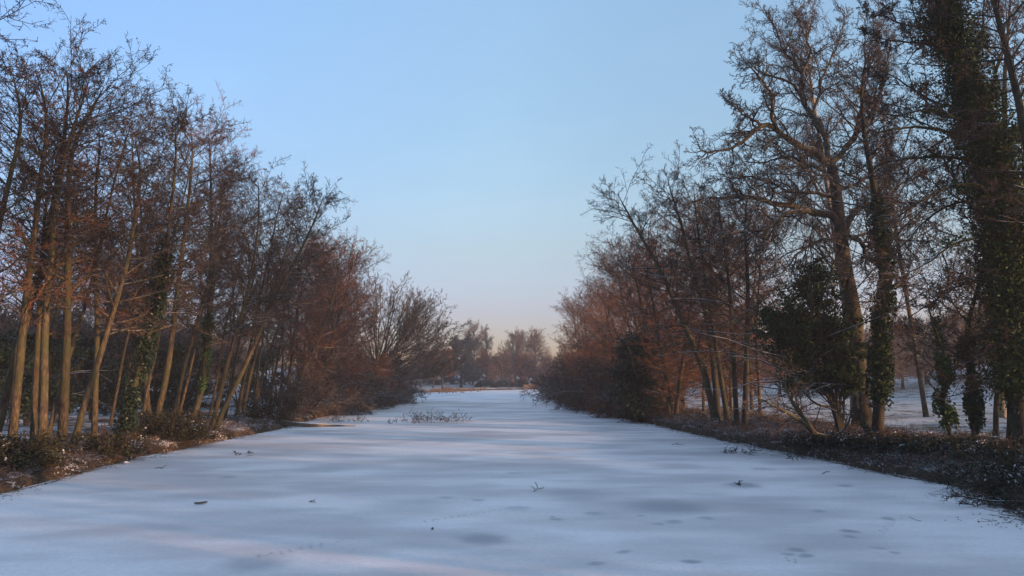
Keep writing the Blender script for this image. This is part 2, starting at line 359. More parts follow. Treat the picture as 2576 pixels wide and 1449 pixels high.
bp = N(nt, 'ShaderNodeBump'); bp.inputs['Strength'].default_value = .12; bp.inputs['Distance'].default_value = .01
nt.links.new(fine, bp.inputs['Height']); nt.links.new(bp.outputs[0], b.inputs['Normal'])
V = np.array([(-60, -60, 0), (40, -60, 0), (40, 250, 0), (-60, 250, 0)]); 
single('ice', mesh_from('ice', V, np.array([[0, 1, 2, 3]]), mats=[m]), 'frozen lake surface under a thin sheet of snow', None, kind='structure')

# ---------------------------------------------------------------- bare tree builders
def alder_crown(P0, R0, spread=3.2, t0=.22, n1=40, dens=1., twig=M['alder_twig'], cat=M['catkin'], catk=1., topa=46, lowa=84, thick=1., bias=None, l1keep=1., bark=None):
    prof = lambda u, pl: spread * (.40 + .80 * np.sin(np.clip((u - t0 + .12) / (1.06 - t0 + .12), 0, 1) * np.pi * .86) ** .8) * np.where(u > .96, .7, 1)
    A, a = kids(P0, R0, n1, t0, .995, lowa, topa, prof, 9, .07, .02, rr=.32, rmax=.036, rtip=.0065, pull=bias, keep=l1keep)
    B, b_ = kids(A, a, int(8 * dens), .15, 1., 58, 40, .46, 7, .09, .015, rr=.55, rtip=.0048, flat=.6, lexp=.45)
    C_, c_ = kids(B, b_, 8, .12, 1., 64, 46, .34, 4, .12, .03, rr=.6, rtip=.0040 * thick, flat=.3, lexp=.4)
    D, d = kids(C_, c_, 5, .1, 1., 62, 48, .42, 3, .15, .03, rr=.7, rtip=.0032 * thick, keep=.66)
    ce = ends(D[:, 1:], .17 * catk, .03)
    return parts_mesh('crown', [(A, a, 5, 0), (B, b_, 4, 1), (C_, c_, 3, 1), (D, d, 3, 1)], [bark or M['alder_bark'], twig, cat], [(ce, .06, .016, 2)])
def trunk_mesh(P, R, m, S=12, lump=.03):
    mb = MB(); mb.add(*tubes(P, R, S, lump)); return mb.mesh('trunk', [m])
def trunk_r(k, r, top=.012, p=.62, flare=.3):
    t = np.linspace(0, 1, k); return (r * (1 - t) ** p + top + r * flare * np.exp(-t * 55))[None]
def hero(name, label, cat, pts, Y, r, group=None, k=26, bark_=None, dY=0., leanY=None, **kw):
    """tree whose trunk follows measured points, all at real distance Y"""
    W = [at(px, py, Y + dY * i / len(pts)) for i, (px, py) in enumerate(pts)]
    base = W[0].copy(); base[2] = gz(base[0], base[1]) - .12; W[0] = base
    P = smooth_path(W, k) - base; P[0] = 0; P = P[None]; R = trunk_r(k, r)
    root = thing(name, label, cat, tuple(base), group)
    part('trunk', trunk_mesh(P, R, bark_ or M['alder_bark']), root)
    part('crown', alder_crown(P, R, bark=bark_, **kw), root)
    return root, P, R
def ivy_on(root, P, R, f0, f1, n, out, size=.075, m=None, label=None, name='ivy'):
    K = P.shape[1]; 
    nc = max(8, n // 160); cu = rng.uniform(f0, f1, nc); ca = rng.uniform(0, 6.28, nc); cs = rng.uniform(.15, 1.25, nc) ** 1.0 * np.where(rng.random(nc) < .12, 1.9, 1)
    j = rng.integers(0, nc, n); u = np.clip(cu[j] + rng.normal(size=n) * .018, 0, 1); x = u * (K - 1); i = np.clip(x.astype(int), 0, K - 2); f = (x - i)[:, None]
    c = P[0, i] * (1 - f) + P[0, i + 1] * f; an = ca[j] + rng.normal(size=n) * .6
    rad = np.interp(u, np.linspace(0, 1, K), R[0]) + np.minimum(np.abs(rng.normal(size=n)) * cs[j], 1.5) * out
    p = c + np.stack([np.cos(an) * rad, np.sin(an) * rad, rng.normal(size=n) * .12], 1)
    V, Q = leaves(p, size); part(name, mesh_from('ivy', V, Q, mats=[m or M['ivy']]), root, label)

LG = 'alders in the front row along the left bank'
# pts in photo pixels (2576 wide), distance, base radius, label
left = [
 ([(-75, 1160), (-40, 800), (-8, 560), (32, 360), (58, 250), (45, 150), (30, 90)], 26, .19, 'tall bare alder cut by the left edge of the photo', dict(spread=2.6)),
 ([(-22, 1100), (4, 1045), (40, 905), (83, 734), (110, 629), (130, 500), (149, 373), (165, 250), (172, 150), (168, 75)], 29, .21, 'tallest bare alder at far left, its orange trunk leaning right from the left edge', dict(spread=2.9, dens=1.1)),
 ([(28, 1129), (48, 936), (66, 739), (79, 631), (105, 373), (120, 263), (112, 150), (90, 85)], 28, .20, 'straight alder trunk crossed by the leaning leftmost trunk', dict(spread=2.6)),
 ([(82, 1124), (90, 950), (98, 800), (104, 629), (118, 450), (140, 300)], 30, .15, 'shaded alder trunk standing tight behind its straight greenish neighbour', dict(spread=2.3)),
 ([(107, 1129), (111, 980), (112, 848), (118, 739), (129, 629), (143, 450), (165, 320), (205, 180), (225, 110)], 28, .20, 'straight greenish alder trunk, front one of a close pair at far left', dict(spread=2.6, dens=1.1)),
 ([(156, 1124), (163, 980), (169, 848), (171, 629), (172, 395), (185, 290), (235, 190), (262, 130)], 29, .23, 'thick upright alder with a flared foot beside the forked leaning one', dict(spread=2.8, dens=1.1)),
 ([(182, 1120), (214, 1010), (250, 901), (280, 800), (302, 725), (324, 629), (345, 480), (355, 370), (340, 290)], 30, .17, 'bent alder leaning right with a pale lit kink half way up', dict(spread=2.5)),
 ([(237, 1111), (240, 980), (245, 848), (241, 629), (239, 440), (252, 320), (250, 250)], 32, .16, 'upright grey alder just right of the bent leaning one', dict(spread=2.5)),
 ([(302, 1107), (333, 990), (364, 883), (390, 804), (416, 629), (436, 450), (445, 330), (440, 280)], 33, .18, 'dark ivy wrapped alder leaning in the left row', dict(spread=2.4)),
 ([(377, 1067), (362, 900), (355, 804), (346, 629), (337, 470), (335, 370), (330, 290)], 42, .18, 'upright alder seen behind the ivy wrapped trunk', dict(spread=2.8)),
 ([(386, 1085), (404, 1010), (421, 936), (438, 804), (458, 629), (475, 470), (486, 350), (480, 275)], 37, .20, 'pale olive alder trunk leaning right beside the ivy wrapped trunk', dict(spread=2.7, dens=1.1)),
 ([(438, 1041), (452, 975), (465, 914), (489, 835), (520, 720), (543, 629), (556, 500), (565, 415)], 47, .17, 'thin lit alder behind the bramble clump at left', dict(spread=2.7)),
 ([(480, 1063), (504, 1002), (514, 930), (522, 857), (530, 700), (532, 540), (530, 400), (525, 290)], 44, .22, 'tall alder with an orange lit foot leaning above the brambles', dict(spread=3.1, dens=1.2)),
 ([(531, 1077), (555, 980), (583, 872), (611, 785), (642, 629), (652, 520), (650, 430)], 41, .17, 'olive alder, left stem of the crossing pair on the leaf covered bank', dict(spread=2.5)),
 ([(541, 1072), (565, 1020), (590, 976), (631, 889), (673, 785), (743, 646), (790, 540), (815, 465)], 41, .18, 'strongly leaning alder with an orange foot that reaches out over the lake', dict(spread=2.4)),
 ([(597, 1028), (612, 960), (625, 900), (650, 760), (680, 620), (700, 500), (715, 455)], 55, .18, 'slim alder of the close trio behind the leaning pair, left stem', dict(spread=2.8)),
 ([(610, 1030), (628, 950), (650, 860), (690, 720), (725, 600), (745, 500)], 56, .17, 'slim alder of the close trio behind the leaning pair, middle stem', dict(spread=2.6)),
 ([(640, 1024), (660, 940), (690, 850), (745, 700), (775, 590)], 58, .16, 'slim alder of the close trio behind the leaning pair, right stem', dict(spread=2.5)),
 ([(720, 1030), (730, 930), (745, 800), (765, 690), (790, 610)], 63, .17, 'upright reddish alder next to the double orange stems', dict(spread=3, red=1)),
 ([(732, 1032), (745, 980), (760, 941), (802, 855), (829, 785), (850, 690), (850, 640)], 62, .17, 'leaning alder with orange stem above the fallen log', dict(spread=3, red=1)),
]
for i, (pts, Yd, r, lab, kw) in enumerate(left):
    kw = dict(kw)
    if kw.pop('red', 0): kw.update(twig=M['red_twig'])
    if i < 8: kw['n1'] = 31; kw['dens'] = .9
    kw.setdefault('t0', .34); kw['spread'] *= .92; kw.setdefault('twig', M['red_twig'] if i % 5 == 2 else M['alder_twig'])
    pts = [(x, y if y > 760 else 760 + (y - 760) * (.86 if i < 8 else .91)) for x, y in pts]
    root, P, R = hero('alder_tree', lab, 'alder tree', pts, Yd, r * .72, LG, dY=1.5 * math.sin(i * 2.3), **kw)
    if 'ivy wrapped alder' in lab: ivy_on(root, P, R, .0, .62, 9000, .22, m=M['holly'], label='dark ivy climbing the trunk')
    if 'above the brambles' in lab: ivy_on(root, P, R, .1, .4, 1500, .15)

# ---------------------------------------------------------------- shared tree kinds
def stems(n, H, spread, r, k=14, wig=.05, seed=0, fan=.3):
    P = np.zeros((n, k, 3)); a = rng.uniform(0, 6.28, n)
    d = nrm(np.stack([np.cos(a) * fan * rng.uniform(.3, 1, n), np.sin(a) * fan * rng.uniform(.3, 1, n), np.ones(n)], 1))
    P[:, 0, :2] = rng.normal(size=(n, 2)) * spread; h = H * (rng.uniform(.7, 1.05, n) if n > 1 else np.ones(1))
    for j in range(1, k):
        d = nrm(d + rng.normal(size=(n, 3)) * wig + [0, 0, .03]); P[:, j] = P[:, j - 1] + d * (h / (k - 1))[:, None]
    R = np.stack([trunk_r(k, r * rng.uniform(.7, 1.1))[0] for _ in range(n)]); return P, R
def alder_proto(H, r, **kw):
    P, R = stems(1, H, 0, r, 22, .035, fan=.04); P -= P[:, :1]; P[:, 0, 2] = -.1
    b_ = kw.pop('bark_', M['alder_bark'])
    return proto('alder_tree', 'alder tree', trunk=trunk_mesh(P, R, b_, 8), crown=alder_crown(P, R, bark=b_, **kw))
AP_HIGH = None
AP = [alder_proto(16, .16, spread=3.1, t0=.2), alder_proto(15, .13, spread=2.6, t0=.3, n1=40), alder_proto(17, .17, spread=3.1, t0=.12, n1=50), alder_proto(14, .12, spread=3.2, t0=.1, twig=M['red_twig'], n1=50), alder_proto(13, .11, spread=3.4, t0=.05, twig=M['red_twig'], n1=54, lowa=70)]
def scatter(n, xs, ys, mind, ok=lambda x, y: True, seed=1):
    r = np.random.default_rng(seed); out = []; tries = 0
    while len(out) < n and tries < 20000:
        tries += 1; x = r.uniform(*xs); y = r.uniform(*ys)
        if ok(x, y) and all((x - a) ** 2 + (y - b_) ** 2 > mind ** 2 for a, b_ in out): out.append((x, y))
    return out
# left wood behind the front row
for i, (x, y) in enumerate(scatter(27, (-52, -19), (40, 105), 3.6, lambda x, y: x / y > -.62 and shore_d(np.array([x]), np.array([y]))[0] > 4.5, 3)):
    p = AP[[0, 1, 2, 1, 0, 3][i % 6]]
    copy_tree(p, 'slender bare tree in the thick of the wood behind the left front row', 'slender trees in the wood behind the left front row', (x, y, gz(x, y)), i * 2.1, (R_(rng.uniform(0, 8)), R_(rng.uniform(-3, 3))), rng.uniform(.85, 1.08))
THIN = alder_proto(15.5, .10, spread=2.0, t0=.5, n1=20, dens=.8)
for i, (x, y) in enumerate([(-19.5, 33), (-22, 36), (-18.2, 38.5), (-21, 41), (-18.8, 44), (-23, 46), (-17.6, 48), (-20.5, 51), (-17.8, 54), (-22, 57), (-18.6, 60), (-25, 42)]):
    copy_tree(THIN, 'thin straight alder stem seen between the trunks of the left front row', 'thin alder stems between the trunks of the left front row', (x, y, gz(x, y)), i * 2.4, (R_(rng.uniform(2, 13)), R_(rng.uniform(-2, 2))), rng.uniform(.82, .98))
# left bank, further down: reddish alders with low hanging branches
for i, (x, y, s) in enumerate([(-17.2, 69, 1.0), (-16.6, 74, 1.05), (-18.5, 78, 1.1), (-18.5, 84, .95), (-20.5, 90, .85), (-20, 73, 1.1), (-21, 84, 1.1), (-24, 92, 1.1), (-26, 103, 1.1)]):
    copy_tree(AP[3 + i % 2], 'reddish brown bushy alder massed on the far left bank before the spreading tree', 'reddish alders massed on the far left bank', (x, y, gz(x, y)), i * 1.7, (R_(rng.uniform(2, 10)), 0), s)

# ---------------------------------------------------------------- overhanging shrubs
def shrub_crown(P, R, L=2.2, twig=None, n1=14, thick=1.3):
    A, a = kids(P, R, n1, .12, 1, 55, 35, lambda u, pl: L * (1 - .4 * u), 6, .15, .0, rr=.5, rmax=.03, rtip=.007)
    B, b_ = kids(A, a, 8, .1, 1, 50, 40, .5, 5, .15, .0, rr=.6, rtip=.006, lexp=.3)
    C_, c_ = kids(B, b_, 6, .1, 1, 50, 40, .5, 3, .15, .0, rr=.65, rtip=.005 * thick, lexp=.3)
    return parts_mesh('crown', [(A, a, 4, 0), (B, b_, 3, 1), (C_, c_, 3, 1)], [M['alder_bark'], twig or M['alder_twig']])
def shrub_proto(n, H, r, reach, name='willow_shrub', twig=None, L=2.2):
    """stems arch outwards (towards +x) and droop"""
    k = 14; P = np.zeros((n, k, 3)); a = rng.uniform(-1.9, 1.9, n); e = rng.uniform(.25, 1.35, n)
    d = np.stack([np.cos(a) * np.cos(e), np.sin(a) * np.cos(e), np.sin(e)], 1); P[:, 0, :2] = rng.normal(size=(n, 2)) * .35
    h = np.where(e > .9, H, reach) * rng.uniform(.7, 1.1, n)
    for j in range(1, k):
        d = nrm(d + rng.normal(size=(n, 3)) * .07 + np.where(j > 4, 1, 0) * np.array([.02, 0, -.06]) * (e < .9)[:, None]); P[:, j] = P[:, j - 1] + d * (h / (k - 1))[:, None]
    P[:, :, 2] = np.maximum(P[:, :, 2], .02 + .0 * P[:, :, 2])
    R = np.stack([trunk_r(k, r * rng.uniform(.6, 1.1))[0] for _ in range(n)])
    mb = MB(); mb.add(*tubes(P, R, 6)); 
    return proto(name, 'shrub', stems=mb.mesh('stems', [M['alder_bark']]), crown=shrub_crown(P, R, L, twig))
SP = [shrub_proto(16, 6.5, .07, 6.0), shrub_proto(14, 5.5, .06, 5.2), shrub_proto(14, 6, .06, 5.0, twig=M['red_twig'])]
for i, (x, y, s) in enumerate([(-16.4, 62, .8), (-16.8, 67, .85), (-16.5, 72, .9), (-17, 77, 1.), (-17, 82, 1), (-17, 87, 1.05), (-17.5, 92, 1.1), (-17.8, 98, 1.1), (-18, 104, 1.1), (-19, 111, 1.), (-20.5, 118, .9)]):
    copy_tree(SP[i % 3], 'dense bare shrub drooping from the left bank onto the ice', 'drooping shrubs along the left bank', (x, y, gz(x, y)), rng.uniform(-.5, .5), (0, 0), s)
for i, (x, y, s) in enumerate([(12, 60, 1.0), (10.6, 64, 1.1), (10.8, 69, 1.2), (10.5, 74, 1.25), (10.5, 80, 1.25), (10.5, 87, 1.3), (10.8, 95, 1.3), (10.6, 104, 1.3), (10.8, 114, 1.3), (11.5, 126, 1.3), (12, 140, 1.3)]):
    copy_tree(SP[(i + 1) % 3], 'dense bare shrub drooping from the right bank onto the ice', 'drooping shrubs along the right bank', (x, y, gz(x, y)), math.pi + rng.uniform(-.5, .5), (0, 0), s)

# ---------------------------------------------------------------- wide spreading tree, left bank
def limbs_tree(name, label, cat, base, trunk_pts, tr, limb_list, bark_, twig, gn=1., an=(62, 42), group=None, dens=1., thick=1., catk=0, extra_parts=True, n2=9, L2=.42, sub=0, nD=7):
    """limb_list: (list of 3d points, start radius)"""
    root = thing(name, label, cat, tuple(base), group)
    k = 24; P = (smooth_path(trunk_pts, k) - base)[None]; t = np.linspace(0, 1, k)
    R = (np.interp(t, [0, .5, 1], [tr, tr * .82, tr * .55]) + tr * .5 * np.exp(-t * 22))[None]
    part('trunk', trunk_mesh(P, R, bark_, 18, .035), root)
    LP = []; LR = []; kk = 30
    for pts, r in limb_list:
        q = smooth_path(pts, kk) - base; ln = np.linalg.norm(np.diff(q, axis=0), axis=1).sum()
        q[1:] += np.cumsum(rng.normal(size=(kk - 1, 3)), 0) * .05 * gn * math.sqrt(ln / 8); LP.append(q); LR.append(r * .78 * (1 - np.linspace(0, 1, kk)) ** .8 + .009)
    A = np.array(LP); a = np.array(LR)
    if sub:
        A2, a2 = kids(A, a, sub, .38, .97, 34, 24, lambda u, pl: 6.2 * (1.25 - .85 * u), 30, .022, .012, rr=.6, rmax=.06, rtip=.010); A = np.concatenate([A, A2]); a = np.concatenate([a, a2])
    B, b_ = kids(A, a, n2, .14, 1., an[0], an[1], lambda u, pl: L2 * np.minimum(pl, 7) * (1.05 - .6 * u), 11, .19 * gn, .03, rr=.5, rmax=.055, rtip=.007)
    C_, c_ = kids(np.concatenate([B, A[:, ::4][:, :9] if 0 else B[:0]]), b_, int(8 * dens), .12, 1, an[0] - 4, an[1], .46, 8, .23 * gn, .02, rr=.55, rtip=.0055, lexp=.45)
    D, d = kids(C_, c_, nD, .1, 1, 60, 46, .42, 5, .26 * gn, .02, rr=.6, rtip=.0046 * thick, lexp=.4)
    E, e = kids(D, d, 3, .15, 1, 50, 40, .55, 3, .22, .0, rr=.7, rtip=.004 * thick)
    cats = [(ends(E[:, 1:], catk, .02), .07, .02, 2)] if catk else None
    mb = MB(); mb.add(*tubes(A, a, 9, .03)); part('limbs', mb.mesh('limbs', [bark_]), root)
    part('crown', parts_mesh('crown', [(B, b_, 5, 0), (C_, c_, 4, 0), (D, d, 3, 1), (E, e, 3, 1)], [bark_, twig, M['catkin']], cats), root)
    return root, P, R
b0 = np.array([-18.2, 102, gz(-18.2, 102) - .1])
tp = [b0, b0 + [.1, 0, 2], b0 + [.4, 0, 3.6], b0 + [.6, 0, 5]]
ll = []
r2 = np.random.default_rng(5)
for j in range(56):
    ph = R_(6 + 174 * (j + .5) / 38 + r2.uniform(-3, 3)) if j < 38 else R_(r2.uniform(6, 80)); ps = r2.uniform(-1.05, 1.05); k_ = r2.uniform(.80, .93)
    s_ = b0 + [.5, 0, 2.6 + (j % 5) * .6]; dv = np.array([math.cos(ph) * math.cos(ps) ** .5 * 12.6, math.sin(ps) * 8.5, math.sin(ph) * math.cos(ps) ** .4 * 12.4]) * k_
    mdl = s_ + dv * .5 + [0, 0, -.5 * abs(math.cos(ph))]; ll.append(([s_, s_ + dv * .22 + [0, 0, -.2], mdl, s_ + dv], r2.uniform(.075, .13)))
limbs_tree('spreading_tree', 'broad bare tree with fan shaped limbs arching out at the end of the left bank', 'tree', b0, tp, .42, ll, M['alder_bark'], M['pale_twig'], gn=.3, an=(46, 38), thick=1.5, dens=.55, n2=9, L2=.26, sub=6, nD=4)

# ---------------------------------------------------------------- big oak on the right
OY = 40.; ob = at(2172, 1070, OY); ob[2] = gz(ob[0], OY) - .1
otr = [ob] + [at(px, py, OY) for px, py in [(2165, 1000), (2158, 900), (2148, 780), (2128, 688), (2114, 573), (2106, 501), (2101, 454), (2088, 406)]]
lim_px = [
 ([(2108, 560), (2092, 544), (2039, 530), (1996, 525), (1973, 511), (1934, 516), (1906, 501), (1877, 492), (1829, 494), (1800, 490), (1772, 487), (1735, 500)], .27, -2),
 ([(2088, 415), (2049, 382), (2011, 368), (1977, 349), (1953, 320), (1915, 312), (1896, 329), (1858, 358), (1820, 380), (1772, 396), (1738, 380)], .26, -3),
 ([(1953, 322), (1939, 286), (1934, 239), (1900, 205), (1870, 170), (1850, 180)], .12, -5),
 ([(1915, 312), (1880, 290), (1850, 262), (1822, 240)], .09, -4),
 ([(2080, 410), (2073, 344), (2044, 291), (2020, 263), (2001, 234), (1992, 210), (1939, 196), (1901, 177), (1868, 140)], .19, 2),
 ([(2020, 263), (2016, 205), (1996, 167), (1958, 143), (1949, 91), (1925, 50), (1900, 28)], .12, 4),
 ([(2016, 205), (2035, 150), (2040, 100), (2020, 50), (1990, 15)], .10, 3),
 ([(2044, 291), (2060, 220), (2085, 160), (2110, 90), (2120, 30)], .11, 5),
 ([(2092, 408), (2121, 372), (2149, 353), (2192, 286), (2215, 220), (2240, 140), (2250, 70)], .20, 1),
 ([(2149, 353), (2150, 290), (2160, 210), (2170, 130), (2165, 50)], .12, -2),
 ([(2118, 590), (2130, 560), (2144, 535), (2159, 516), (2192, 506), (2240, 490), (2290, 450), (2340, 420)], .24, 2),
 ([(2122, 610), (2097, 602), (2068, 602), (2039, 616), (2011, 640), (1985, 672), (1950, 700)], .13, -3),
 ([(2039, 532), (2020, 540), (1990, 550), (1963, 563), (1940, 590), (1877, 602), (1825, 611), (1775, 640)], .14, -5),
 ([(2120, 585), (2135, 592), (2164, 606), (2172, 645), (2190, 664), (2240, 680), (2280, 720)], .16, -2),
 ([(2118, 600), (2180, 590), (2230, 597), (2288, 606), (2335, 587), (2390, 560)], .11, 4),
 ([(2101, 454), (2049, 420), (2010, 400), (1970, 395), (1930, 410), (1890, 405), (1850, 420)], .11, 3),
 ([(2106, 490), (2070, 490), (2039, 487), (1992, 482), (1963, 454), (1906, 430), (1870, 440), (1830, 425)], .13, -1),
 ([(2104, 470), (2080, 440), (2040, 445), (2000, 430), (1960, 375), (1930, 360)], .09, -6),
 ([(2104, 480), (2150, 450), (2200, 440), (2250, 400), (2300, 350)], .13, 5),
 ([(2140, 700), (2110, 690), (2070, 700), (2030, 730), (1990, 720)], .10, -2),
]
ol = []
for pts, r, dy in lim_px:
    s0 = 0 if pts[0][0] > 2060 else dy * .5
    ol.append(([at(px, py, OY + s0 + (dy - s0) * i / (len(pts) - 1)) for i, (px, py) in enumerate(pts)], r))
oak, oP, oR = limbs_tree('oak_tree', 'huge gnarled bare oak with twisting limbs reaching left over the right bank', 'oak tree', ob, otr, .44, ol, M['oak_bark'], M['oak_twig'], gn=.85, dens=1.1, n2=19, L2=.40, nD=5)

# ---------------------------------------------------------------- right bank trees
RG = 'alders standing on the right bank'
right = [
 ([(1802, 1050), (1771, 930), (1735, 848), (1696, 758), (1665, 680), (1638, 629), (1600, 560), (1570, 500), (1555, 470)], 46, .20, 'alder curving left out over the lake from the right bank cluster', dict(spread=2.7)),
 ([(1808, 1050), (1794, 902), (1778, 797), (1751, 707), (1732, 629), (1712, 540), (1690, 470), (1680, 435)], 45.5, .19, 'straight dark alder next to the curving one on the right bank', dict(spread=2.7)),
 ([(1832, 1050), (1812, 941), (1790, 800), (1767, 641), (1752, 540), (1745, 450)], 45, .15, 'slim dark alder, middle stem of the right bank cluster', dict(spread=2.3)),
 ([(1853, 1050), (1845, 900), (1837, 746), (1825, 629), (1812, 540), (1805, 480)], 43, .14, 'slim upright alder left of the two rightmost stems of the cluster', dict(spread=2.3)),
 ([(1872, 1055), (1878, 900), (1882, 746), (1878, 629), (1872, 530), (1885, 450)], 42, .16, 'upright dark alder on the right side of the cluster near the ivy mass', dict(spread=2.4)),
 ([(1685, 1045), (1680, 980), (1673, 930), (1654, 840), (1640, 740), (1620, 660)], 53, .15, 'alder with a lit orange foot, left of the V shaped pair', dict(spread=2.8, red=1)),
 ([(1698, 1045), (1710, 960), (1724, 863), (1739, 754), (1748, 650), (1750, 560)], 53, .15, 'alder with a lit stem, right arm of the V shaped pair', dict(spread=2.8, red=1)),
 ([(1640, 1040), (1635, 930), (1620, 800), (1600, 700), (1580, 620)], 60, .15, 'alder above the dark evergreen on the right bank', dict(spread=3.2, red=1)),
]
for i, (pts, Yd, r, lab, kw) in enumerate(right):
    kw = dict(kw)
    if kw.pop('red', 0): kw.update(twig=M['red_twig'], t0=.12)
    pts = [(x, y if y > 760 else 760 + (y - 760) * .93) for x, y in pts]
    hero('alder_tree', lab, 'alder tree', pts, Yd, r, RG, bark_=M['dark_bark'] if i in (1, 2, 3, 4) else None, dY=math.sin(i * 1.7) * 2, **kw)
for i, (x, y, s, k) in enumerate([(9.8, 92, .95, 4), (9.6, 101, .9, 3), (10.2, 112, .95, 4), (9.4, 84, .85, 3), (11.5, 62, .95, 4), (11.5, 70, 1.0, 3), (12, 78, 1.0, 4), (12.5, 86, 1.0, 3), (13, 95, 1.05, 4), (12.5, 106, 1.0, 3), (14.5, 66, 1.1, 3), (15, 75, 1.15, 4), (16, 57, 1.1, 4), (19, 62, 1.1, 3), (17, 90, 1.15, 3), (14, 118, 1.05, 4), (15, 132, 1.1, 3), (20, 72, 1.1, 0), (22, 84, 1.1, 2), (13, 53, .9, 4), (16.5, 52, .95, 3)]):
    copy_tree(AP[k], 'reddish brown bushy alder in the mass of trees on the far right bank', 'reddish alders massed on the far right bank', (x, y, gz(x, y)), i * 1.9, (R_(-rng.uniform(0, 8)), 0), s)

IY = 29.
it = [at(px, py, IY) for px, py in [(2566, 1090), (2560, 1000), (2556, 850), (2550, 692), (2530, 540), (2507, 406), (2470, 310), (2431, 239), (2400, 130), (2383, 48), (2360, -60), (2350, -160)]]
il_px = [
 ([(2400, 130), (2359, 72), (2320, 60), (2273, 52), (2230, 30), (2183, 29)], .07, -2), ([(2410, 170), (2350, 110), (2290, 100), (2230, 95), (2170, 75)], .07, 1),
 ([(2455, 290), (2400, 270), (2335, 255), (2270, 215), (2200, 170)], .08, 2), ([(2480, 330), (2421, 300), (2335, 272), (2250, 290), (2170, 270)], .08, -2),
 ([(2500, 390), (2440, 340), (2335, 325), (2230, 334), (2160, 370), (2110, 400)], .09, -1), ([(2520, 450), (2460, 400), (2383, 392), (2300, 395), (2240, 401), (2144, 435)], .09, 2),
 ([(2530, 520), (2460, 460), (2397, 470), (2335, 500), (2270, 540), (2200, 560)], .09, -2), ([(2540, 600), (2470, 510), (2400, 510), (2335, 549), (2290, 600), (2240, 640)], .08, 1),
 ([(2548, 680), (2480, 590), (2410, 600), (2350, 650), (2290, 690), (2230, 700)], .07, -1), ([(2550, 760), (2490, 700), (2420, 700), (2350, 750), (2280, 800)], .06, 2),
 ([(2383, 60), (2340, -10), (2290, -40), (2230, -20)], .06, 0), ([(2470, 310), (2500, 220), (2530, 120), (2560, 40)], .10, 1), ([(2507, 406), (2560, 330), (2620, 250)], .09, 0),
 ([(2431, 239), (2460, 140), (2470, 40), (2480, -60)], .09, 2)]
il = [([at(px, py, IY + dy * i / (len(pts) - 1)) for i, (px, py) in enumerate(pts)], r) for pts, r, dy in il_px]
ib = it[0].copy(); ib[2] = gz(ib[0], ib[1]) - .1; it[0] = ib
ivt, P, R = limbs_tree('ivy_covered_tree', 'massive dark tree thickly wrapped in ivy near the right edge, its branches sweeping left', 'tree', ib, it, .34, il, M['dark_bark'], M['alder_twig'], gn=.5, dens=1.1, n2=10, L2=.34, catk=.14)
ivy_on(ivt, P, R, .12, .93, 60000, .58, .058, label='thick dark green ivy around the trunk')

ivy_on(ivt, P, R, .1, .62, 26000, .8, .06, label='loose outer sprays of ivy')
pv_ = []
for pts_, r_ in il:
    q_ = smooth_path(pts_, 30) - ib; m_ = rng.integers(150, 1500); c_ = rng.uniform(0, .55, 6); u_ = np.clip(c_[rng.integers(0, 6, m_)] + rng.normal(size=m_) * .03, 0, .7) * 29
    pv_.append(q_[u_.astype(int)] + rng.normal(size=(m_, 3)) * [.2, .2, .16])
V, Q = leaves(np.concatenate(pv_), .06); part('ivy', mesh_from('ivy', V, Q, mats=[M['ivy']]), ivt, 'tufts of ivy on the branches')
def ivied(label, pts, Y, r, f0, f1, n, out, **kw):
    root, P, R = hero('ivy_covered_tree', label, 'tree', pts, Y, r, None, bark_=kw.pop('bark_', M['dark_bark']), **kw)
    ivy_on(root, P, R, f0, f1, n, out); return root, P, R
ivied('tall tree with an ivy clad trunk standing right beside the oak', [(2205, 1090), (2212, 1000), (2218, 850), (2224, 700), (2207, 525), (2187, 406), (2173, 334), (2165, 250), (2175, 160)], 33, .23, .12, .62, 9000, .2, spread=2.8, n1=40, t0=.3)
ivied('short forked tree with ivy, orange lit on one side, on the right bank', [(2453, 1090), (2449, 1010), (2441, 939), (2428, 870), (2440, 790), (2470, 690), (2480, 600)], 30, .13, .05, .6, 4500, .14, spread=2.0, n1=24, t0=.35)
ivied('small crooked sapling with ivy tufts left of the forked lit tree', [(2396, 1090), (2380, 1050), (2371, 1020), (2376, 960), (2379, 900), (2350, 820), (2330, 760)], 29.5, .07, .15, .9, 2600, .2, spread=1.8, n1=22, t0=.3)
ivied('slim bare trunk between the forked tree and the massive ivy tree', [(2503, 1065), (2505, 1030), (2511, 963), (2520, 900), (2500, 760), (2490, 650)], 34, .11, .45, .8, 1500, .2, spread=2.0, n1=22, t0=.4, bark_=M['alder_bark'])
hero('alder_tree', 'bare tree with long steep stems cut by the right edge of the photo', 'tree', [(2680, 1120), (2640, 800), (2605, 500), (2576, 310), (2545, 180), (2510, 40), (2480, -80), (2470, -200)], 27, .22, None, bark_=M['dark_bark'], spread=3.2, n1=46, t0=.3)
hero('alder_tree', 'bare tree leaning in from the right edge behind the massive ivy tree', 'tree', [(2640, 1080), (2600, 800), (2560, 560), (2530, 380), (2525, 200), (2540, 40), (2545, -60)], 37, .2, None, bark_=M['oak_bark'], spread=3.4, n1=46, t0=.25)

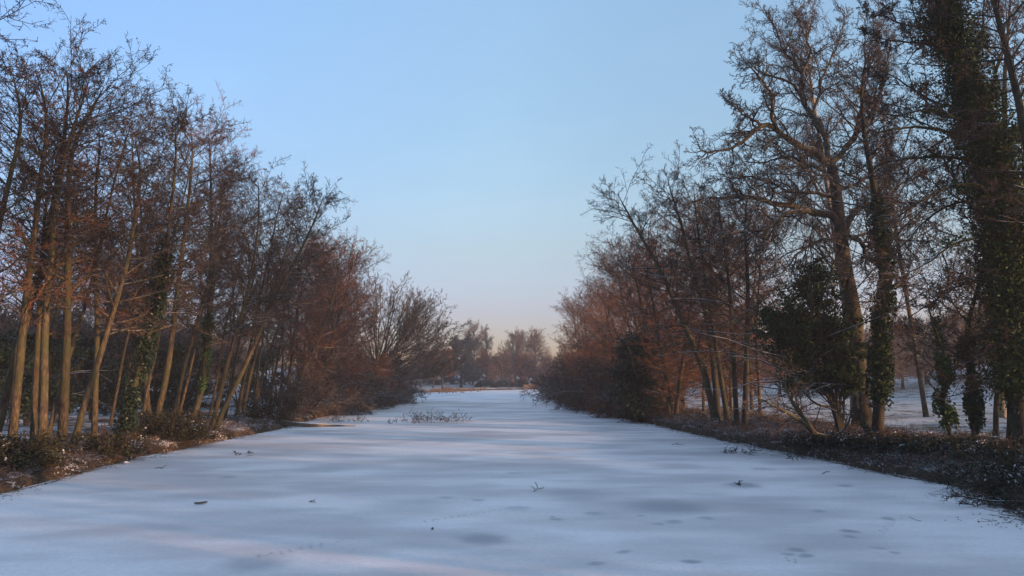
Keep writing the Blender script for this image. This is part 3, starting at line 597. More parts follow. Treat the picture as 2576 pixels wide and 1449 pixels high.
# birches: pale stems with hanging twigs
def birch(label, pts, Y, r, spread=3.4, bk='pale_bark'):
    W = [at(px, py, Y) for px, py in pts]; base = W[0].copy(); base[2] = gz(base[0], base[1]) - .1; W[0] = base
    P = (smooth_path(W, 24) - base)[None]; R = trunk_r(24, r)
    root = thing('birch_tree', label, 'birch tree', tuple(base), 'birches with hanging twigs')
    part('trunk', trunk_mesh(P, R, M[bk], 10), root)
    A, a = kids(P, R, 34, .3, 1, 42, 22, lambda u, pl: spread * (1.5 - .9 * u), 9, .09, .04, rr=.45, rmax=.07, rtip=.01)
    B, b_ = kids(A, a, 9, .25, 1, 45, 35, .38, 7, .12, -.05, rr=.6, rtip=.007, lexp=.3)
    C_, c_ = kids(B, b_, 8, .2, 1, 60, 60, .6, 7, .07, -.38, rr=.6, rtip=.0045)
    D, d = kids(C_, c_, 4, .1, 1, 35, 25, .4, 3, .08, -.3, rr=.7, rtip=.004)
    part('crown', parts_mesh('crown', [(A, a, 5, 0), (B, b_, 4, 1), (C_, c_, 3, 1), (D, d, 3, 1)], [M['pale_bark'], M['alder_twig']]), root)
birch('birch with pale stem and hanging twigs behind the top of the oak, left one', [(2150, 1040), (2130, 800), (2100, 600), (2070, 400), (2045, 250), (2030, 120), (2025, 30)], 50, .2)
birch('birch with pale stem and hanging twigs behind the oak, right one', [(2330, 1040), (2290, 800), (2250, 560), (2225, 350), (2215, 200), (2210, 60)], 52, .15, bk='oak_bark')
birch('birch with pale stem seen far right behind the ivy tree', [(2520, 1020), (2490, 700), (2470, 450), (2460, 300), (2450, 120)], 50, .2)

# evergreen masses
def evergreen(name, label, cat, base, blobs, n, size, m, group=None, stems_pts=None, twigs=True):
    """blobs: (centre, radii) real positions; leaf clumps spread through their volume"""
    root = thing(name, label, cat, tuple(base), group)
    B = np.array([c for c, r in blobs]) - base; Rr = np.array([r for c, r in blobs]); vol = Rr.prod(1) ** .67; pr = vol / vol.sum()
    nc = n // 110; j = rng.choice(len(B), nc, p=pr); d = nrm(rng.normal(size=(nc, 3))); rad = rng.random(nc) ** .4 * rng.uniform(.8, 1.25, nc)
    cc = B[j] + d * rad[:, None] * Rr[j]; k = rng.integers(0, nc, n); sc = rng.uniform(.12, .34, nc)[:, None] * Rr.mean() ** .5
    p = cc[k] + rng.normal(size=(n, 3)) * sc[k] * [1, 1, .6]
    p = p[p[:, 2] > .1]
    V, Q = leaves(p, size, .4)
    part('foliage', mesh_from('foliage', V, Q, mats=[m]), root)
    P = np.array([smooth_path([np.array([0, 0, -.1]), [.05 * i - .2 + c[0] * .12, .02 * i, min(1.6, c[2] * .5)], c * .6 + [0, 0, .2 * i % 1], c], 12) for i, c in enumerate(B)]); R = np.stack([trunk_r(12, .07)[0]] * len(B))
    mb = MB(); mb.add(*tubes(P, R, 6))
    br, brr = kids(P, R, 6, .3, 1, 60, 40, 1.1, 6, .2, .02, rr=.5, rtip=.008) if twigs else (P[:0], R[:0])
    mb.add(*tubes(br, brr, 4)) if twigs else None
    part('stems', mb.mesh('stems', [M['dark_bark']]), root); return root
HB = lambda px, py, Y, r: (at(px, py, Y), r)
def basept(px, Y): p = at(px, 1000, Y); p[2] = gz(p[0], Y); return p
evergreen('ivy_covered_tree', 'big dark green ivy smothered tree in front of the oak trunk, leaning over the bank', 'tree', basept(2110, 35),
 [HB(2060, 690, 35, (.9, .9, .8)), HB(2045, 740, 35, (1.1, 1, 1)), HB(2010, 790, 34.5, (1.2, 1.1, .8)), HB(2085, 800, 35, (1.1, 1, 1.1)), HB(1965, 830, 34, (1.1, 1, .7)), HB(2030, 870, 34.5, (1.5, 1.2, .9)), HB(2110, 880, 35, (1.0, 1, 1)), HB(1985, 900, 34, (.9, .9, .6)), HB(2070, 940, 34.5, (1.2, 1, .7)), HB(2130, 960, 35, (.7, .8, .8)), HB(2000, 960, 34, (.5, .6, .5)), HB(1940, 790, 34, (.5, .6, .4))], 26000, .08, M['ivy'])
evergreen('holly_tree', 'near black evergreen shrub on the right bank among brown alders', 'evergreen shrub', basept(1600, 56),
 [HB(1600, 880, 56, (1.2, 1.2, 1.5)), HB(1575, 950, 56, (1.3, 1.3, 1.6)), HB(1620, 990, 56, (1.3, 1.3, 1.3)), HB(1590, 1030, 55, (1.2, 1.3, .8))], 16000, .1, M['holly'])
for lab, pxs, Yd in [('long dark evergreen thicket closing the left wood behind the leaning alders', (-40, 30, 100, 170, 240, 310), 60), ('dark evergreen thicket behind the double orange stems on the left bank', (630, 675, 720, 765), 82), ('long dark evergreen thicket closing the left wood behind the bramble bushes', (380, 440, 500, 560), 66), ('dark evergreen bush deep in the wood at the far left edge', (10, 70, 130), 42), ('dark evergreen bush deep in the wood behind the thick upright alder', (195, 270), 48), ('dark evergreen bush deep in the wood behind the ivy wrapped alder', (330, 400, 450), 52), ('dark evergreen bush deep in the wood behind the leaning pair of alders', (560, 640), 68)]:
    bl = []
    for px in pxs:
        for q in range(3): bl.append(HB(px + rng.uniform(-15, 15), 900 + q * 60 - (30 if Yd < 50 else 0) + rng.uniform(-20, 20), Yd + rng.uniform(-1, 1), (1.3, 1.1, 1.0)))
    evergreen('holly_tree', lab, 'evergreen shrub', basept(sum(pxs) / len(pxs), Yd), bl, 3600 * len(pxs), .1, M['holly'], 'dark evergreen bushes in the left wood')

# low leaning stems on the right bank
def bare_stem(label, paths, Y, name='leaning_shrub', m='alder_bark', cat='shrub', L=1.2, n=9):
    P0 = []; R0 = []; base = at(*paths[0][0][0], Y); base[2] = gz(base[0], base[1]) - .05
    for pts, r, dy in paths:
        W = [at(px, py, Y + dy * i / (len(pts) - 1)) for i, (px, py) in enumerate(pts)]
        W[0] = at(*paths[0][0][0], Y); P0.append(smooth_path(W, 16) - base); R0.append(trunk_r(16, r, .01)[0])
    P = np.array(P0); R = np.array(R0); root = thing(name, label, cat, tuple(base), None)
    mb = MB(); mb.add(*tubes(P, R, 8, .03)); part('stems', mb.mesh('stems', [M[m]]), root)
    A, a = kids(P, R, n, .2, 1, 55, 40, lambda u, pl: L * (1.1 - .5 * u), 6, .2, .0, rr=.45, rmax=.02, rtip=.006)
    B, b_ = kids(A, a, 6, .15, 1, 50, 40, .45, 4, .2, 0, rr=.6, rtip=.005); C_, c_ = kids(B, b_, 4, .1, 1, 45, 40, .5, 3, .2, 0, rr=.6, rtip=.0045)
    part('twigs', parts_mesh('twigs', [(A, a, 4, 0), (B, b_, 3, 1), (C_, c_, 3, 1)], [M[m], M['alder_twig']]), root); return root
bare_stem('low orange lit stems fanning left from the right bank with a hanging loop', [([(2048, 1090), (2030, 1062), (1997, 1020), (1980, 985), (1973, 950)], .09, 0), ([(2046, 1088), (2021, 1063), (1975, 1035), (1935, 1016), (1901, 994)], .08, -.8), ([(2048, 1092), (2080, 1098), (2110, 1094), (2133, 1070), (2142, 1040), (2145, 1000)], .05, .5), ([(2040, 1080), (2015, 1050), (2000, 1000), (2012, 960)], .04, .6)], 31)
bare_stem('tangle of thin bare twigs dipping onto the ice at the right edge of the photo', [([(2630, 1268), (2560, 1262), (2500, 1262), (2440, 1252), (2400, 1245)], .02, 0), ([(2630, 1268), (2540, 1272), (2480, 1280), (2420, 1262)], .018, .6), ([(2630, 1268), (2575, 1300), (2545, 1312), (2520, 1308)], .014, -.5)], 18.6, L=.5, m='dark_bark')
# broken stump
P = smooth_path([at(px, py, 31.5) for px, py in [(2200, 1118), (2188, 1090), (2173, 1068), (2159, 1028)]], 12); bs = P[0].copy(); bs[2] = gz(bs[0], bs[1]) - .1; P[0] = bs; P = (P - bs)[None]
st = thing('tree_stump', 'leaning broken stump with torn orange wood at the foot of the oak', 'stump', tuple(bs))
R = np.interp(np.linspace(0, 1, 12), [0, .3, .7, 1], [.22, .15, .12, .06])[None]
part('trunk', trunk_mesh(P, R, M['alder_bark'], 12, .06), st)
sp = np.array([[P[0, -2] + [0, 0, 0], P[0, -1] + rng.normal(size=3) * .03 + [-.02, 0, .1 + .1 * j], P[0, -1] + rng.normal(size=3) * .05 + [-.08 + .03 * j, 0, .28 + .06 * j]] for j in range(6)])
mb = MB(); mb.add(*tubes(sp, np.tile([.05, .035, .006], (6, 1)), 5)); part('splinters', mb.mesh('splinters', [M['broken_wood']]), st)

# ---------------------------------------------------------------- undergrowth
def undergrowth(name, label, fn, n, size, hh, white=.2, brown=.4, ns=500):
    p = fn(n); x, y = p[:, 0], p[:, 1]
    fld = sn(x, y, 1.1, 21) + .7 * sn(x, y, 3.3, 22) + .5 * sn(x, y, 8., 24)
    k = rng.random(n) < np.clip(.35 + 1.1 * fld, .06, 1); p = p[k]; x, y, fld = x[k], y[k], fld[k]; n = len(p)
    hm = hh * np.clip(.25 + 1.1 * fld, .08, 1.6) * rng.uniform(.7, 1.15, n)
    u = rng.random(n) ** .8; edge = np.clip(shore_d(x, y) / .9, .1, 1)
    z = ground_z(x, y) + .02 + u * hm * edge
    V, Q = leaves(np.stack([x, y, z], 1), size, .5)
    sw = sn(x, y, 5.5, 25) + .5 * sn(x, y, 13., 26)
    mi = np.where((sw > .38 - white) & (rng.random(n) < .35 + .5 * u), 2, np.where(rng.random(n) < brown + .5 * sn(x, y, .7, 23), 1, 0))
    mb = MB(); mb.add(V, Q, mi)
    q = fn(ns); P = np.zeros((ns, 7, 3)); P[:, 0] = np.stack([q[:, 0], q[:, 1], ground_z(q[:, 0], q[:, 1])], 1)
    a = rng.uniform(0, 6.28, ns); d = nrm(np.stack([np.cos(a) * .8, np.sin(a) * .8, np.ones(ns)], 1)); L = hh * rng.uniform(.6, 3., ns)
    for j in range(1, 7): d = nrm(d + rng.normal(size=(ns, 3)) * .12 + [0, 0, -.2]); P[:, j] = P[:, j - 1] + d * (L / 6)[:, None]
    R = np.tile(np.linspace(.007, .0035, 7), (ns, 1)); mb.add(*tubes(P, R, 3), 3)
    A, a_ = kids(P, R, 3, .3, 1, 50, 45, .4, 4, .15, 0, rr=.7, rtip=.003); mb.add(*tubes(A, a_, 3), 3)
    single(name, mb.mesh(name, [M['leaf_dark'], M['leaf_brown'], M['leaf_snow'], M['alder_twig']], False), label, 'undergrowth', kind='stuff')
def strip(side, y0, y1, w0, w1, power=1.):
    def f(n):
        yv = y0 * (y1 / y0) ** rng.random(n); s = w0 + (w1 - w0) * rng.random(n) ** power
        x = np.interp(yv, SH_Y, SH_L) - s if side < 0 else np.interp(yv, SR_Y, SR_X) + s
        return np.stack([x, yv], 1)
    return f
undergrowth('undergrowth', 'low brambles and dead leaves dusted with snow along the left bank', strip(-1, 17, 62, -.05, 4.5, 1.3), 100000, .036, .24, .27, .55, 3500)
undergrowth('undergrowth', 'knee high ivy and brambles dusted with snow along the right bank', strip(1, 15, 62, -.15, 7, 1.1), 115000, .036, .30, .28, .5, 9000)
undergrowth('undergrowth', 'dark low growth along the distant banks', lambda n: np.where(rng.random((n, 1)) < .5, strip(-1, 60, 120, -.3, 4)(n), strip(1, 58, 150, -.3, 4)(n)), 40000, .10, .9, .0, .5, 900)
def litter(label, side, y0, y1, n, reach):
    yv = y0 * (y1 / y0) ** rng.random(n); d = np.abs(rng.normal(size=n)) ** 1.6 * reach * np.clip(.5 + 1.2 * sn(yv * 0, yv, 1.1, 41), .1, 2)
    x = (np.interp(yv, SH_Y, SH_L) + d + .1) if side < 0 else (np.interp(yv, SR_Y, SR_X) - d - .1)
    V, Q = leaves(np.stack([x, yv, np.full(n, .012)], 1), .028, 4.); mb = MB(); mb.add(V, Q, 0)
    ns = n // 12; P = np.zeros((ns, 4, 3)); P[:, 0] = np.stack([x[:ns], yv[:ns], np.full(ns, .01)], 1); a = rng.uniform(0, 6.28, ns); dd = np.stack([np.cos(a), np.sin(a), a * 0 + .06], 1)
    for j in range(1, 4): dd = nrm(dd + rng.normal(size=(ns, 3)) * [.3, .3, .05]); P[:, j] = P[:, j - 1] + dd * rng.uniform(.04, .16, ns)[:, None]
    P[:, :, 2] = np.clip(P[:, :, 2], .008, .1); mb.add(*tubes(P, np.full((ns, 4), .005), 3), 1)
    single('leaf_litter', mb.mesh('leaf_litter', [M['leaf_brown'], M['dark_bark']], False), label, 'leaf litter', kind='stuff')
litter('scattered dead leaves and bits of twig on the ice along the left bank', -1, 17, 60, 1600, .35)
litter('scattered dead leaves and bits of twig on the ice along the right bank', 1, 15, 60, 4200, .55)
def clump(label, px, py, Y, w_, h_, n, white=.07, group='bramble bushes on the left bank'):
    c = basept(px, Y)
    f = lambda m: c[:2] + rng.normal(size=(m, 2)) * [w_, w_ * .8] * .5
    nc = n // 50; cc = np.minimum(np.abs(rng.normal(size=(nc, 3))), 1.7) * [w_ * .55, w_ * .5, h_ * .5] * np.where(rng.random((nc, 3)) < .5, [-1, -1, 1], [1, 1, 1]); k = rng.integers(0, nc, n)
    p = cc[k] + rng.normal(size=(n, 3)) * .13; p[:, 2] = np.abs(p[:, 2])
    V, Q = leaves(p, .05, .6); mi = np.where((sn(p[:, 0] + px, p[:, 1], 7., 33) > .62 - 2.2 * white) & (p[:, 2] > .3 * h_) & (rng.random(n) < .45), 1, 0)
    root = thing('bramble_bush', label, 'bush', tuple(c), group)
    mb = MB(); mb.add(V, Q, mi); part('foliage', mb.mesh('foliage', [M['leaf_dark'], M['leaf_snow']], False), root)
    P, R = stems(26, h_ * 1.5, w_ * .25, .012, 8, .2, fan=1.); P = np.concatenate([np.tile([[[0, 0, -.2]]], (26, 1, 1)), P], 1); R = np.concatenate([R[:, :1], R], 1); mb = MB(); mb.add(*tubes(P, R, 3)); part('stems', mb.mesh('stems', [M['alder_twig']]), root)
clump('dark bramble bush at the foot of the olive alder on the left bank', 440, 1090, 35, 1.7, 1.2, 12000)
clump('dark bramble bush near the water beside the fallen log', 680, 1050, 50, 1.8, 1.5, 10000)
clump('bramble bush under the trunks at the far left edge', 30, 1180, 24, 1.4, .9, 10000)
clump('small bramble bush between the ivy alder and the thick upright alder', 270, 1130, 29, 1.2, .8, 4000)

for lab, px, Yd, w_, h_ in [('dark bramble bush filling the lower right edge of the photo', 2600, 20, 2.0, 1.0), ('dark bramble bush on the right bank below the massive ivy tree', 2500, 25, 2.2, .5), ('dark bramble bush on the right bank below the small crooked sapling', 2370, 27, 1.6, .42), ('dark bramble bush around the foot of the broken stump', 2220, 29, 1.5, .4), ('dark bramble bush under the low orange lit stems', 2090, 31, 1.6, .36)]:
    clump(lab, px, 1000, Yd, w_, h_, 6000, .12, 'bramble bushes on the right bank')
# ---------------------------------------------------------------- things on the ice
def tube_thing(name, label, cat, P3, rs, m, side=8, group=None, kids_=0):
    base = P3[0].copy(); P = (smooth_path(P3, 12) - base)[None]; R = np.interp(np.linspace(0, 1, 12), np.linspace(0, 1, len(rs)), rs)[None]
    mb = MB(); mb.add(*tubes(P, R, side, .05))
    if kids_:
        A, a = kids(P, R, kids_, .2, 1, 50, 40, .35, 5, .2, .02, rr=.7, rtip=.004); mb.add(*tubes(A, a, 4)); B, b_ = kids(A, a, 3, .2, 1, 45, 40, .4, 3, .2, 0, rr=.7, rtip=.003); mb.add(*tubes(B, b_, 3))
    return single(name, mb.mesh(name, [m]), label, cat, tuple(base), group)
tube_thing('fallen_log', 'long fallen log lying from the left bank out onto the ice', 'log', [gnd(705, 1062, .35), gnd(730, 1066, .22), gnd(790, 1070, .1), gnd(895, 1071, .03)], [.17, .14, .09, .03], M['log'])
tube_thing('fallen_branch', 'thin dead branch propped on the ice above the log', 'branch', [gnd(800, 1068, .02), gnd(830, 1045, .5), gnd(850, 1035, .8)], [.03, .02, .008], M['alder_twig'], 5, None, 5)
sticks = [(390, 1178, 412, 1178, 'short dark stick lying on the ice left of the lake centre'), (1343, 1236, 1358, 1229, 'small forked stick on the ice in the middle of the lake'), (778, 1262, 792, 1263, 'tiny dark twig on the ice right of the snowy chunk'), (2068, 1192, 2088, 1186, 'bent twig on the ice before the right bank'), (1690, 1118, 1716, 1119, 'straight thin stick on the ice below the right bank shrubs'), (2345, 1205, 2365, 1212, 'twig on the ice by the dark right bank overhang'), (1085, 1332, 1090, 1330, 'tiny dark twig beside the large melt patch')]
for (a, b_, c_, d_, lab) in sticks:
    A = gnd(a, b_, .015); B = gnd(c_, d_, .02); tube_thing('stick', lab, 'stick', [A, (A + B) / 2 + [0, .03, .03], B], [.012, .010, .005], M['dark_bark'], 5, 'sticks lying on the ice', 3)
V_, Q_ = [], []
P = smooth_path([gnd(490, 1265, .02), gnd(505, 1264, .06), gnd(521, 1262, .02)], 10)[None]
mb = MB(); mb.add(*tubes((P - P[0, 0]), np.interp(np.linspace(0, 1, 10), [0, .5, 1], [.02, .035, .015])[None], 8, .12)); single('snow_chunk', mb.mesh('snow_chunk', [M['log']]), 'snow topped piece of wood frozen in the ice at left', 'wood', tuple(P[0, 0]))
P = smooth_path([gnd(308, 1164, .02), gnd(316, 1163, .08), gnd(325, 1164, .02)], 10)[None]
mb = MB(); mb.add(*tubes((P - P[0, 0]), np.interp(np.linspace(0, 1, 10), [0, .5, 1], [.02, .05, .02])[None], 8, .1)); single('snow_lump', mb.mesh('snow_lump', [M['leaf_snow']]), 'small white lump of snow by the left bank', 'snow lump', tuple(P[0, 0]))
tv, tq = [], []
m_, nt_, b_ = mat('bare_ice', .35, .5); b_.inputs['Base Color'].default_value = (.40, .41, .45, 1)
for (ax, ay, bx, by, cnt) in [(1068, 1312, 1268, 1280, 26), (1146, 1258, 1317, 1236, 20), (643, 1401, 800, 1373, 12), (800, 1373, 936, 1338, 7), (2215, 1340, 2260, 1300, 9), (1995, 1415, 1985, 1400, 4)]:
    A_, B_ = gnd(ax, ay), gnd(bx, by); nv = np.array([-(B_ - A_)[1], (B_ - A_)[0]]) / np.linalg.norm((B_ - A_)[:2])
    for j in range(cnt):
        c_ = A_[:2] + (B_ - A_)[:2] * (j + rng.uniform(-.25, .25)) / cnt + nv * (.05 if j % 2 else -.05) + rng.normal(size=2) * .02; a_ = np.arange(8) * math.pi / 4; q_ = sum(len(v) for v in tv)
        tv.append(np.stack([c_[0] + np.cos(a_) * .026, c_[1] + np.sin(a_) * .036, np.full(8, .004)], 1)); tq += [[q_, q_ + 1, q_ + 2, q_ + 3], [q_, q_ + 3, q_ + 4, q_ + 7], [q_ + 4, q_ + 5, q_ + 6, q_ + 7]]
single('animal_tracks', mesh_from('animal_tracks', np.concatenate(tv), np.array(tq), mats=[m_]), 'faint lines of small animal tracks pressed into the snow on the ice', 'tracks', kind='stuff')
# dead water plants standing in the ice
def plant(label, px, py, w_, h_, n, group='dead plants standing in the ice'):
    c = gnd(px, py); k = 9; P = np.zeros((n, k, 3)); P[:, 0, 0] = rng.uniform(-w_ / 2, w_ / 2, n); P[:, 0, 1] = rng.normal(size=n) * .3; P[:, 0, 2] = -.03; P0 = P[:, 0].copy()
    a = rng.uniform(0, 6.28, n); d = nrm(np.stack([np.cos(a) * .5, np.sin(a) * .5, np.ones(n)], 1)); L = h_ * rng.uniform(.5, 1.3, n)
    for j in range(1, k): d = nrm(d + rng.normal(size=(n, 3)) * .13 + [.05, 0, -.12]); P[:, j] = P[:, j - 1] + d * (L / k)[:, None]
    P = np.concatenate([np.tile([[[0, 0, -.12]]], (n, 1, 1)), P], 1); R = np.tile(np.linspace(.008, .004, k + 1), (n, 1)); A, a_ = kids(P, R, 5, .4, 1, 50, 45, .3, 4, .2, -.05, rr=.8, rtip=.006)
    B, b_ = kids(A, a_, 2, .3, 1, 50, 45, .4, 3, .2, -.05, rr=.8, rtip=.006)
    mb = MB(); mb.add(*tubes(P, R, 4)); mb.add(*tubes(A, a_, 3)); mb.add(*tubes(B, b_, 3)); single('dead_plant', mb.mesh('dead_plant', [M['dark_bark']]), label, 'plant', tuple(c), group)
plant('tallest tuft of dead stems in the ice, left end of the line of tufts', 1032, 1064, .5, 1.1, 8)
plant('wide tuft of bent dead stems in the ice beside the tallest tuft', 1072, 1064, 1.1, .9, 16)
plant('small thin tuft of dead stems in the middle of the line of tufts', 1115, 1063, .7, .6, 7)
plant('tuft of dead stems at the right end of the line of tufts', 1150, 1062, 1.2, .7, 12)
plant('sparse low dead stems in the ice between the log and the tufts', 985, 1066, .7, .5, 4)
plant('faint twigs poking from the ice near the left bank', 615, 1145, .8, .22, 5)
plant('low brown weeds in the ice above the fallen log', 870, 1062, 2.2, .5, 12)
plant('small weed rising from a dark melt patch at right', 1860, 1222, .12, .16, 3)
plant('twiggy dead plant on the ice close to the right bank', 1858, 1142, 1.2, .38, 9)
plant('thin dead sprig on the ice well left of the right bank', 2000, 1160, .5, .3, 3)
# ducks on the far ice
duck = thing('duck', '', 'duck'); mb = MB()
P = np.array([[[-.28, 0, .14], [-.2, 0, .13], [0, 0, .11], [.14, 0, .13], [.22, 0, .2]]]); mb.add(*tubes(P, np.array([[.01, .07, .11, .08, .04]]), 8))
P = np.array([[[.18, 0, .16], [.23, 0, .26], [.25, 0, .33], [.30, 0, .34], [.33, 0, .335]]]); mb.add(*tubes(P, np.array([[.045, .035, .045, .04, .012]]), 8))
body = part('body', mb.mesh('body', [M['duck']]), duck)
mb = MB(); mb.add(*tubes(np.array([[[.32, 0, .335], [.38, 0, .325]]]), np.array([[.018, .01]]), 6)); bill = part('bill', mb.mesh('bill', [M['duck_bill']]), duck)
root_children[duck.name] = [body, bill]
for i, (px, py) in enumerate([(1068, 991), (1083, 990.5), (1105, 990), (1112, 990), (1118, 989.5), (1124, 989.5), (1131, 989), (1139, 988.5), (1147, 988), (1160, 988), (1166, 988), (1185, 986.5), (1202, 985.5), (1208, 985)]):
    g = gnd(px, py); copy_tree(duck, 'tiny dark duck resting in the row on the far ice' if i < 11 else ['lone dark duck right of the row on the far ice', 'left duck of the pair nearest the far reeds', 'right duck of the pair nearest the far reeds'][i - 11], 'ducks resting on the far ice', (g[0], g[1], 0), i * 1.3)

# ---------------------------------------------------------------- far shore
def fpt(px, Y): p = at(px, 950, Y); return np.array([p[0], Y, gz(p[0], Y) - .05])
# cedar: flat tiers of needle foliage
c = fpt(1160, 235); H = at(1160, 855, 235)[2] - c[2]; root = thing('cedar_tree', 'dark blue green cedar with flat tiers on the far shore', 'cedar tree', tuple(c))
P = np.zeros((1, 20, 3)); P[0, :, 2] = np.linspace(0, H - .5, 20); R = trunk_r(20, .45); part('trunk', trunk_mesh(P, R, M['dark_bark'], 10), root)
A, a = kids(P, R, 46, .1, .99, 85, 65, lambda u, pl: 4.9 * (1.15 - .45 * u) * (1 - .5 * np.exp(-((u - .62) / .05) ** 2)), 7, .05, .01, rr=.4, rtip=.02)
B, b_ = kids(A, a, 9, .2, 1, 60, 50, .38, 5, .08, 0, rr=.6, rtip=.02, flat=.9)
mb = MB(); mb.add(*tubes(A, a, 4)); mb.add(*tubes(B, b_, 3)); part('branches', mb.mesh('branches', [M['dark_bark']]), root)
pp = np.repeat(B[:, 1:].reshape(-1, 3), 26, 0); V, Q = leaves(pp + rng.normal(size=pp.shape) * [.32, .32, .16], .19, 1.2); part('foliage', mesh_from('foliage', V, Q, mats=[M['cedar']]), root)
# far bare trees
def far_tree(name, label, px, Y, top, spread, twig='far_twig', style='up', r=.25, t0=.25, n1=36, group=None, th=2.6, bk='alder_bark'):
    b0 = fpt(px, Y); H = at(px, top, Y)[2] - b0[2]
    root = thing(name, label, 'tree', tuple(b0), group); P, R = stems(1, H, 0, r, 18, .03, fan=.03); P -= P[:, :1]; R = trunk_r(18, r, .03)
    la, ta = (70, 40) if style == 'wide' else (45, 25)
    A, a = kids(P, R, n1, t0, 1, la, ta, lambda u, pl: spread * (1.15 - .75 * u), 7, .10, .04, rr=.45, rmax=.12, rtip=.025)
    B, b_ = kids(A, a, 8, .2, 1, 50, 35, .42, 5, .12, .02, rr=.6, rtip=.018); C_, c_ = kids(B, b_, 7, .15, 1, 50, 35, .5, 3, .14, .02, rr=.6, rtip=.006 * th)
    D, d = kids(C_, c_, 3, .15, 1, 50, 35, .5, 3, .14, .02, rr=.6, rtip=.005 * th)
    part('trunk', trunk_mesh(P, R, M[bk], 8), root); part('crown', parts_mesh('crown', [(A, a, 4, 0), (B, b_, 3, 0), (C_, c_, 3, 1), (D, d, 3, 1)], [M[bk], M[twig]]), root); return root
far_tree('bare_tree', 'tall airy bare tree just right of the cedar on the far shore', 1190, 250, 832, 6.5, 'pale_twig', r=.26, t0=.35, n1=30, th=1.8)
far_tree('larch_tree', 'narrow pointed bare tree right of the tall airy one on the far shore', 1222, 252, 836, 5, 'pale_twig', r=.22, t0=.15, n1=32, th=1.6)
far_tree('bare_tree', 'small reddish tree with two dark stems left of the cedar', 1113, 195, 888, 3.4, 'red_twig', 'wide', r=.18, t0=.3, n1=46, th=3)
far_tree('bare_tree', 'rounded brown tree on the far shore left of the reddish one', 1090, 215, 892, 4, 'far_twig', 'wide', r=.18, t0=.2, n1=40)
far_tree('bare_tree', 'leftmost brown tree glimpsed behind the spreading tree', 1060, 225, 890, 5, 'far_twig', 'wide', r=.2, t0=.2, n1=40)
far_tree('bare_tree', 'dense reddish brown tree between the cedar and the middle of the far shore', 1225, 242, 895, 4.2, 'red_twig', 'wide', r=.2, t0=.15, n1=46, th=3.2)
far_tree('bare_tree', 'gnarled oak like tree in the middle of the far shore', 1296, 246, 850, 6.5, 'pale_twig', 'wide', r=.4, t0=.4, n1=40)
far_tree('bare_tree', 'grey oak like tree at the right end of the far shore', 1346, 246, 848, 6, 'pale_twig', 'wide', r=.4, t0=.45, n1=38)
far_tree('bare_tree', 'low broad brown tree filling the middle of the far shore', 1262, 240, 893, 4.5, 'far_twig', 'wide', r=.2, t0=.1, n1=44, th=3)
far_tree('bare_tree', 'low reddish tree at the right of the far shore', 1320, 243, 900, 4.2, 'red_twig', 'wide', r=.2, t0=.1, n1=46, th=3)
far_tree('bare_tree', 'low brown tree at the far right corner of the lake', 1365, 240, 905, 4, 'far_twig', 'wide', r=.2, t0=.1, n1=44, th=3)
FP = [far_tree('bare_tree', 'background tree', 1340, 262, 875, 6, 'far_twig', 'wide', r=.3, t0=.15, n1=42, th=3.4), far_tree('bare_tree', 'background tree', 1240, 264, 880, 6, 'far_twig', 'wide', r=.3, t0=.12, n1=42, th=3.4)]
for p in FP: root_children[p.name] = list(p.children)
for i, (px, Yd, s) in enumerate([(1340, 262, 1), (1240, 264, 1), (1040, 268, .8), (1085, 262, .8), (1135, 275, .8), (1170, 270, .85), (1205, 268, .8), (1280, 266, 1), (1310, 270, 1), (1385, 262, 1), (1420, 262, 1), (1000, 262, .9), (1450, 240, 1), (950, 250, 1)]):
    s *= .66; q = fpt(px, Yd); copy_tree(FP[i % 2], 'hazy brown tree in the belt behind the far shore trees', 'hazy trees in the belt behind the far shore', tuple(q), i * 1.1, (0, 0), s)
def rb(px, Y, r, n, lab, m='holly'):
    b0 = fpt(px, Y); evergreen('rhododendron_bush', lab, 'bush', b0, [(b0 + [rng.uniform(-r, r) * .5, 0, r * .45], (r, r * .8, r * .6)) for _ in range(3)], n, .16, M[m], None, None, False)
rb(1238, 232, 2.4, 5000, 'round dark bush on the far shore right of the reeds')
rb(1275, 241, 2.2, 4000, 'low dark bush on the far shore right of the round bush')
rb(1310, 242, 2.0, 4000, 'low dark bush under the gnarled tree on the far shore')
rb(1205, 238, 1.8, 3000, 'low dark bush at the foot of the cedar')
for j_, (px_, Y_) in enumerate([(1045, 250), (1075, 252), (1105, 250), (1140, 254)]): rb(px_, Y_, 2.6, 2500, ['leftmost', 'second', 'third', 'fourth'][j_] + ' of the low dark hedge bushes behind the small reddish tree')
rb(1350, 243, 2.2, 4000, 'dark bush at the right end of the far shore')
# reeds
def reeds(name, label, x0, x1, yf, n, h=1.1):
    x = rng.uniform(x0, x1, n); y = yf(x) + np.abs(rng.normal(size=n)) * 1.2; z = ground_z(x, y) - .1
    P = np.zeros((n, 4, 3)); P[:, 0] = np.stack([x, y, np.maximum(z, -.02)], 1); d = nrm(np.stack([rng.normal(size=n) * .2, rng.normal(size=n) * .2, np.ones(n)], 1)); L = h * rng.uniform(.5, 1.2, n) * np.clip(.35 + 1.6 * np.abs(sn(x, x * 0, 2.3, 31)), .2, 1.5)
    for j in range(1, 4): d = nrm(d + rng.normal(size=(n, 3)) * .12); P[:, j] = P[:, j - 1] + d * (L / 3)[:, None]
    mb = MB(); mb.add(*tubes(P, np.tile([.02, .018, .03, .008], (n, 1)), 3)); single(name, mb.mesh(name, [M['reed']]), label, 'reeds', kind='stuff')
ye = lambda x: np.interp(x, [-23, -15, -8, 9, 14], [172, 190, 219, 243, 243])
reeds('reeds', 'golden dry reeds along the far shore at left', -23, -7.5, ye, 1500, .75)
reeds('reeds', 'golden dry reeds in the far right corner of the lake', 3.5, 11, ye, 900, 1.3)

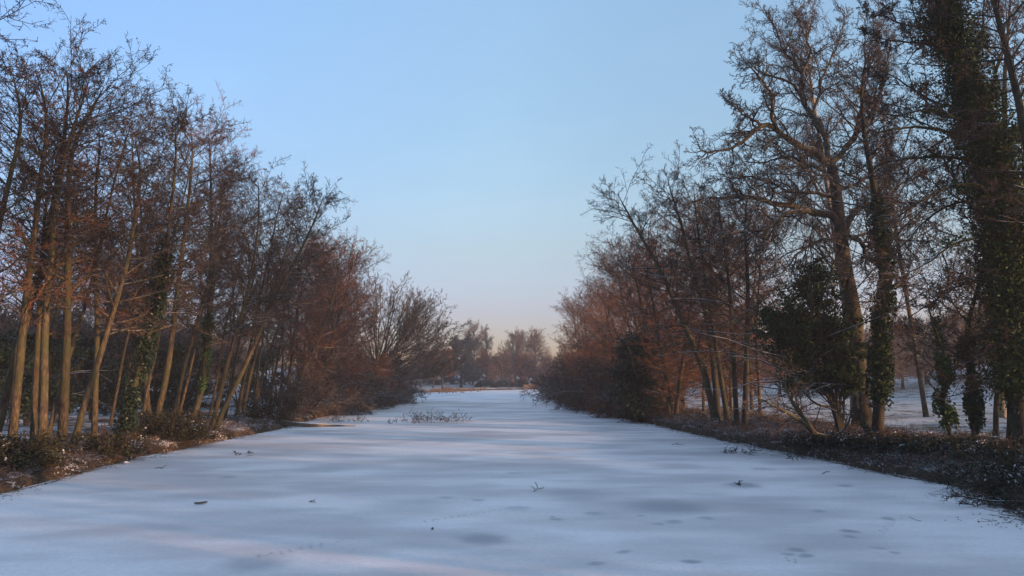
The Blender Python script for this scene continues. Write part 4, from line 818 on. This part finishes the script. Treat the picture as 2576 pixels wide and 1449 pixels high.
# meadow edge trees, right
MP = [AP[0], AP[2], FP[0], FP[1]]
for i, (px, Yd, s, k) in enumerate([(1900, 120, 1., 2), (1960, 125, .9, 3), (2030, 118, 1, 2), (2090, 122, .9, 3), (2150, 115, 1, 2), (2210, 120, 1, 3), (2270, 118, .95, 2), (2330, 122, 1, 3), (2390, 118, 1, 2), (2450, 124, 1, 3), (2510, 120, 1, 2), (2570, 124, 1, 3), (1840, 120, 1, 3), (1780, 120, 1, 2), (2640, 120, 1, 2), (1720, 118, 1, 3)]):
    q = at(px, 950, Yd); copy_tree(MP[k], 'pale brown bare tree in the line beyond the snowy meadow on the right', 'trees lined up beyond the right meadow', (q[0], Yd, gz(q[0], Yd)), i * 1.3, (0, 0), s * .8)
# left wood, background belt
for i, (x, y) in enumerate(scatter(26, (-110, -45), (60, 150), 6, lambda x, y: x / y > -.72, 12)):
    copy_tree(FP[i % 2], 'dim background tree far back in the left wood', 'dim background trees in the left wood', (x, y, gz(x, y)), i, (0, 0), .85)
# unseen alders and shrubs carry the wood on, added to shade ice and left crowns
HI = alder_proto(18, .2, spread=3.6, t0=.48, n1=44, dens=1.2)  # crowns start high so low sun still reaches the lower left trunks
off = [(15, 5, 0), (17, -2, 1), (16, -9, 0), (19, -15, 1), (21, 3, 0), (23, -6, 0), (22, -22, 0), (27, -12, 1), (28, 2, 0), (20, 12, 0), (25, 11, 0), (30, 10, 1), (33, -4, 0), (35, -18, 0), (36, 14, 0), (38, 4, 1), (42, -8, 0), (36, 26, 0), (46, 10, 0), (44, 30, 0), (50, 24, 1), (52, 2, 0), (29, -26, 0), (48, -20, 0), (40, 36, 0), (14, -4, 1), (24, 5, 1), (38, -12, 1), (19, -11, 1)]
for i, (x, y, k) in enumerate(off):
    copy_tree([HI, SP[1]][k], 'unseen tall alder on the right bank, added to shade the left crowns' if k == 0 else 'unseen bushy shrub on the right bank, added to shade the ice', 'unseen trees on the right bank added to shade the lake', (x, y, gz(x, y)), i * 1.9, (0, 0), 1.05)
copy_tree(AP[0], 'bare tree left of the photo whose twigs reach into the top left corner', None, (-17.6, 22, gz(-17.6, 22)), 1., (0, 0), 1.1)
# ---------------------------------------------------------------- haze
me = bpy.data.meshes.new('haze')
x0, x1, y0, y1, z0, z1 = -430, 430, -90, 430, -1.6, 45
V = np.array([(x, y, z) for z in (z0, z1) for x, y in ((x0, y0), (x1, y0), (x1, y1), (x0, y1))])
Q = np.array([[0, 3, 2, 1], [4, 5, 6, 7], [0, 1, 5, 4], [1, 2, 6, 5], [2, 3, 7, 6], [3, 0, 4, 7]])
m = bpy.data.materials.new('haze'); m.use_nodes = True; nt = m.node_tree; nt.nodes.clear()
out = nt.nodes.new('ShaderNodeOutputMaterial'); pv = nt.nodes.new('ShaderNodeVolumePrincipled')
pv.inputs['Color'].default_value = (.80, .86, 1, 1); pv.inputs['Density'].default_value = .00065; pv.inputs['Anisotropy'].default_value = .0
nt.links.new(pv.outputs[0], out.inputs['Volume'])
single('haze', mesh_from('haze', V, Q, mats=[m]), 'thin cold winter haze over the lake', None, kind='stuff')
for o in bpy.data.objects:
    if '_used' in o: del o['_used']
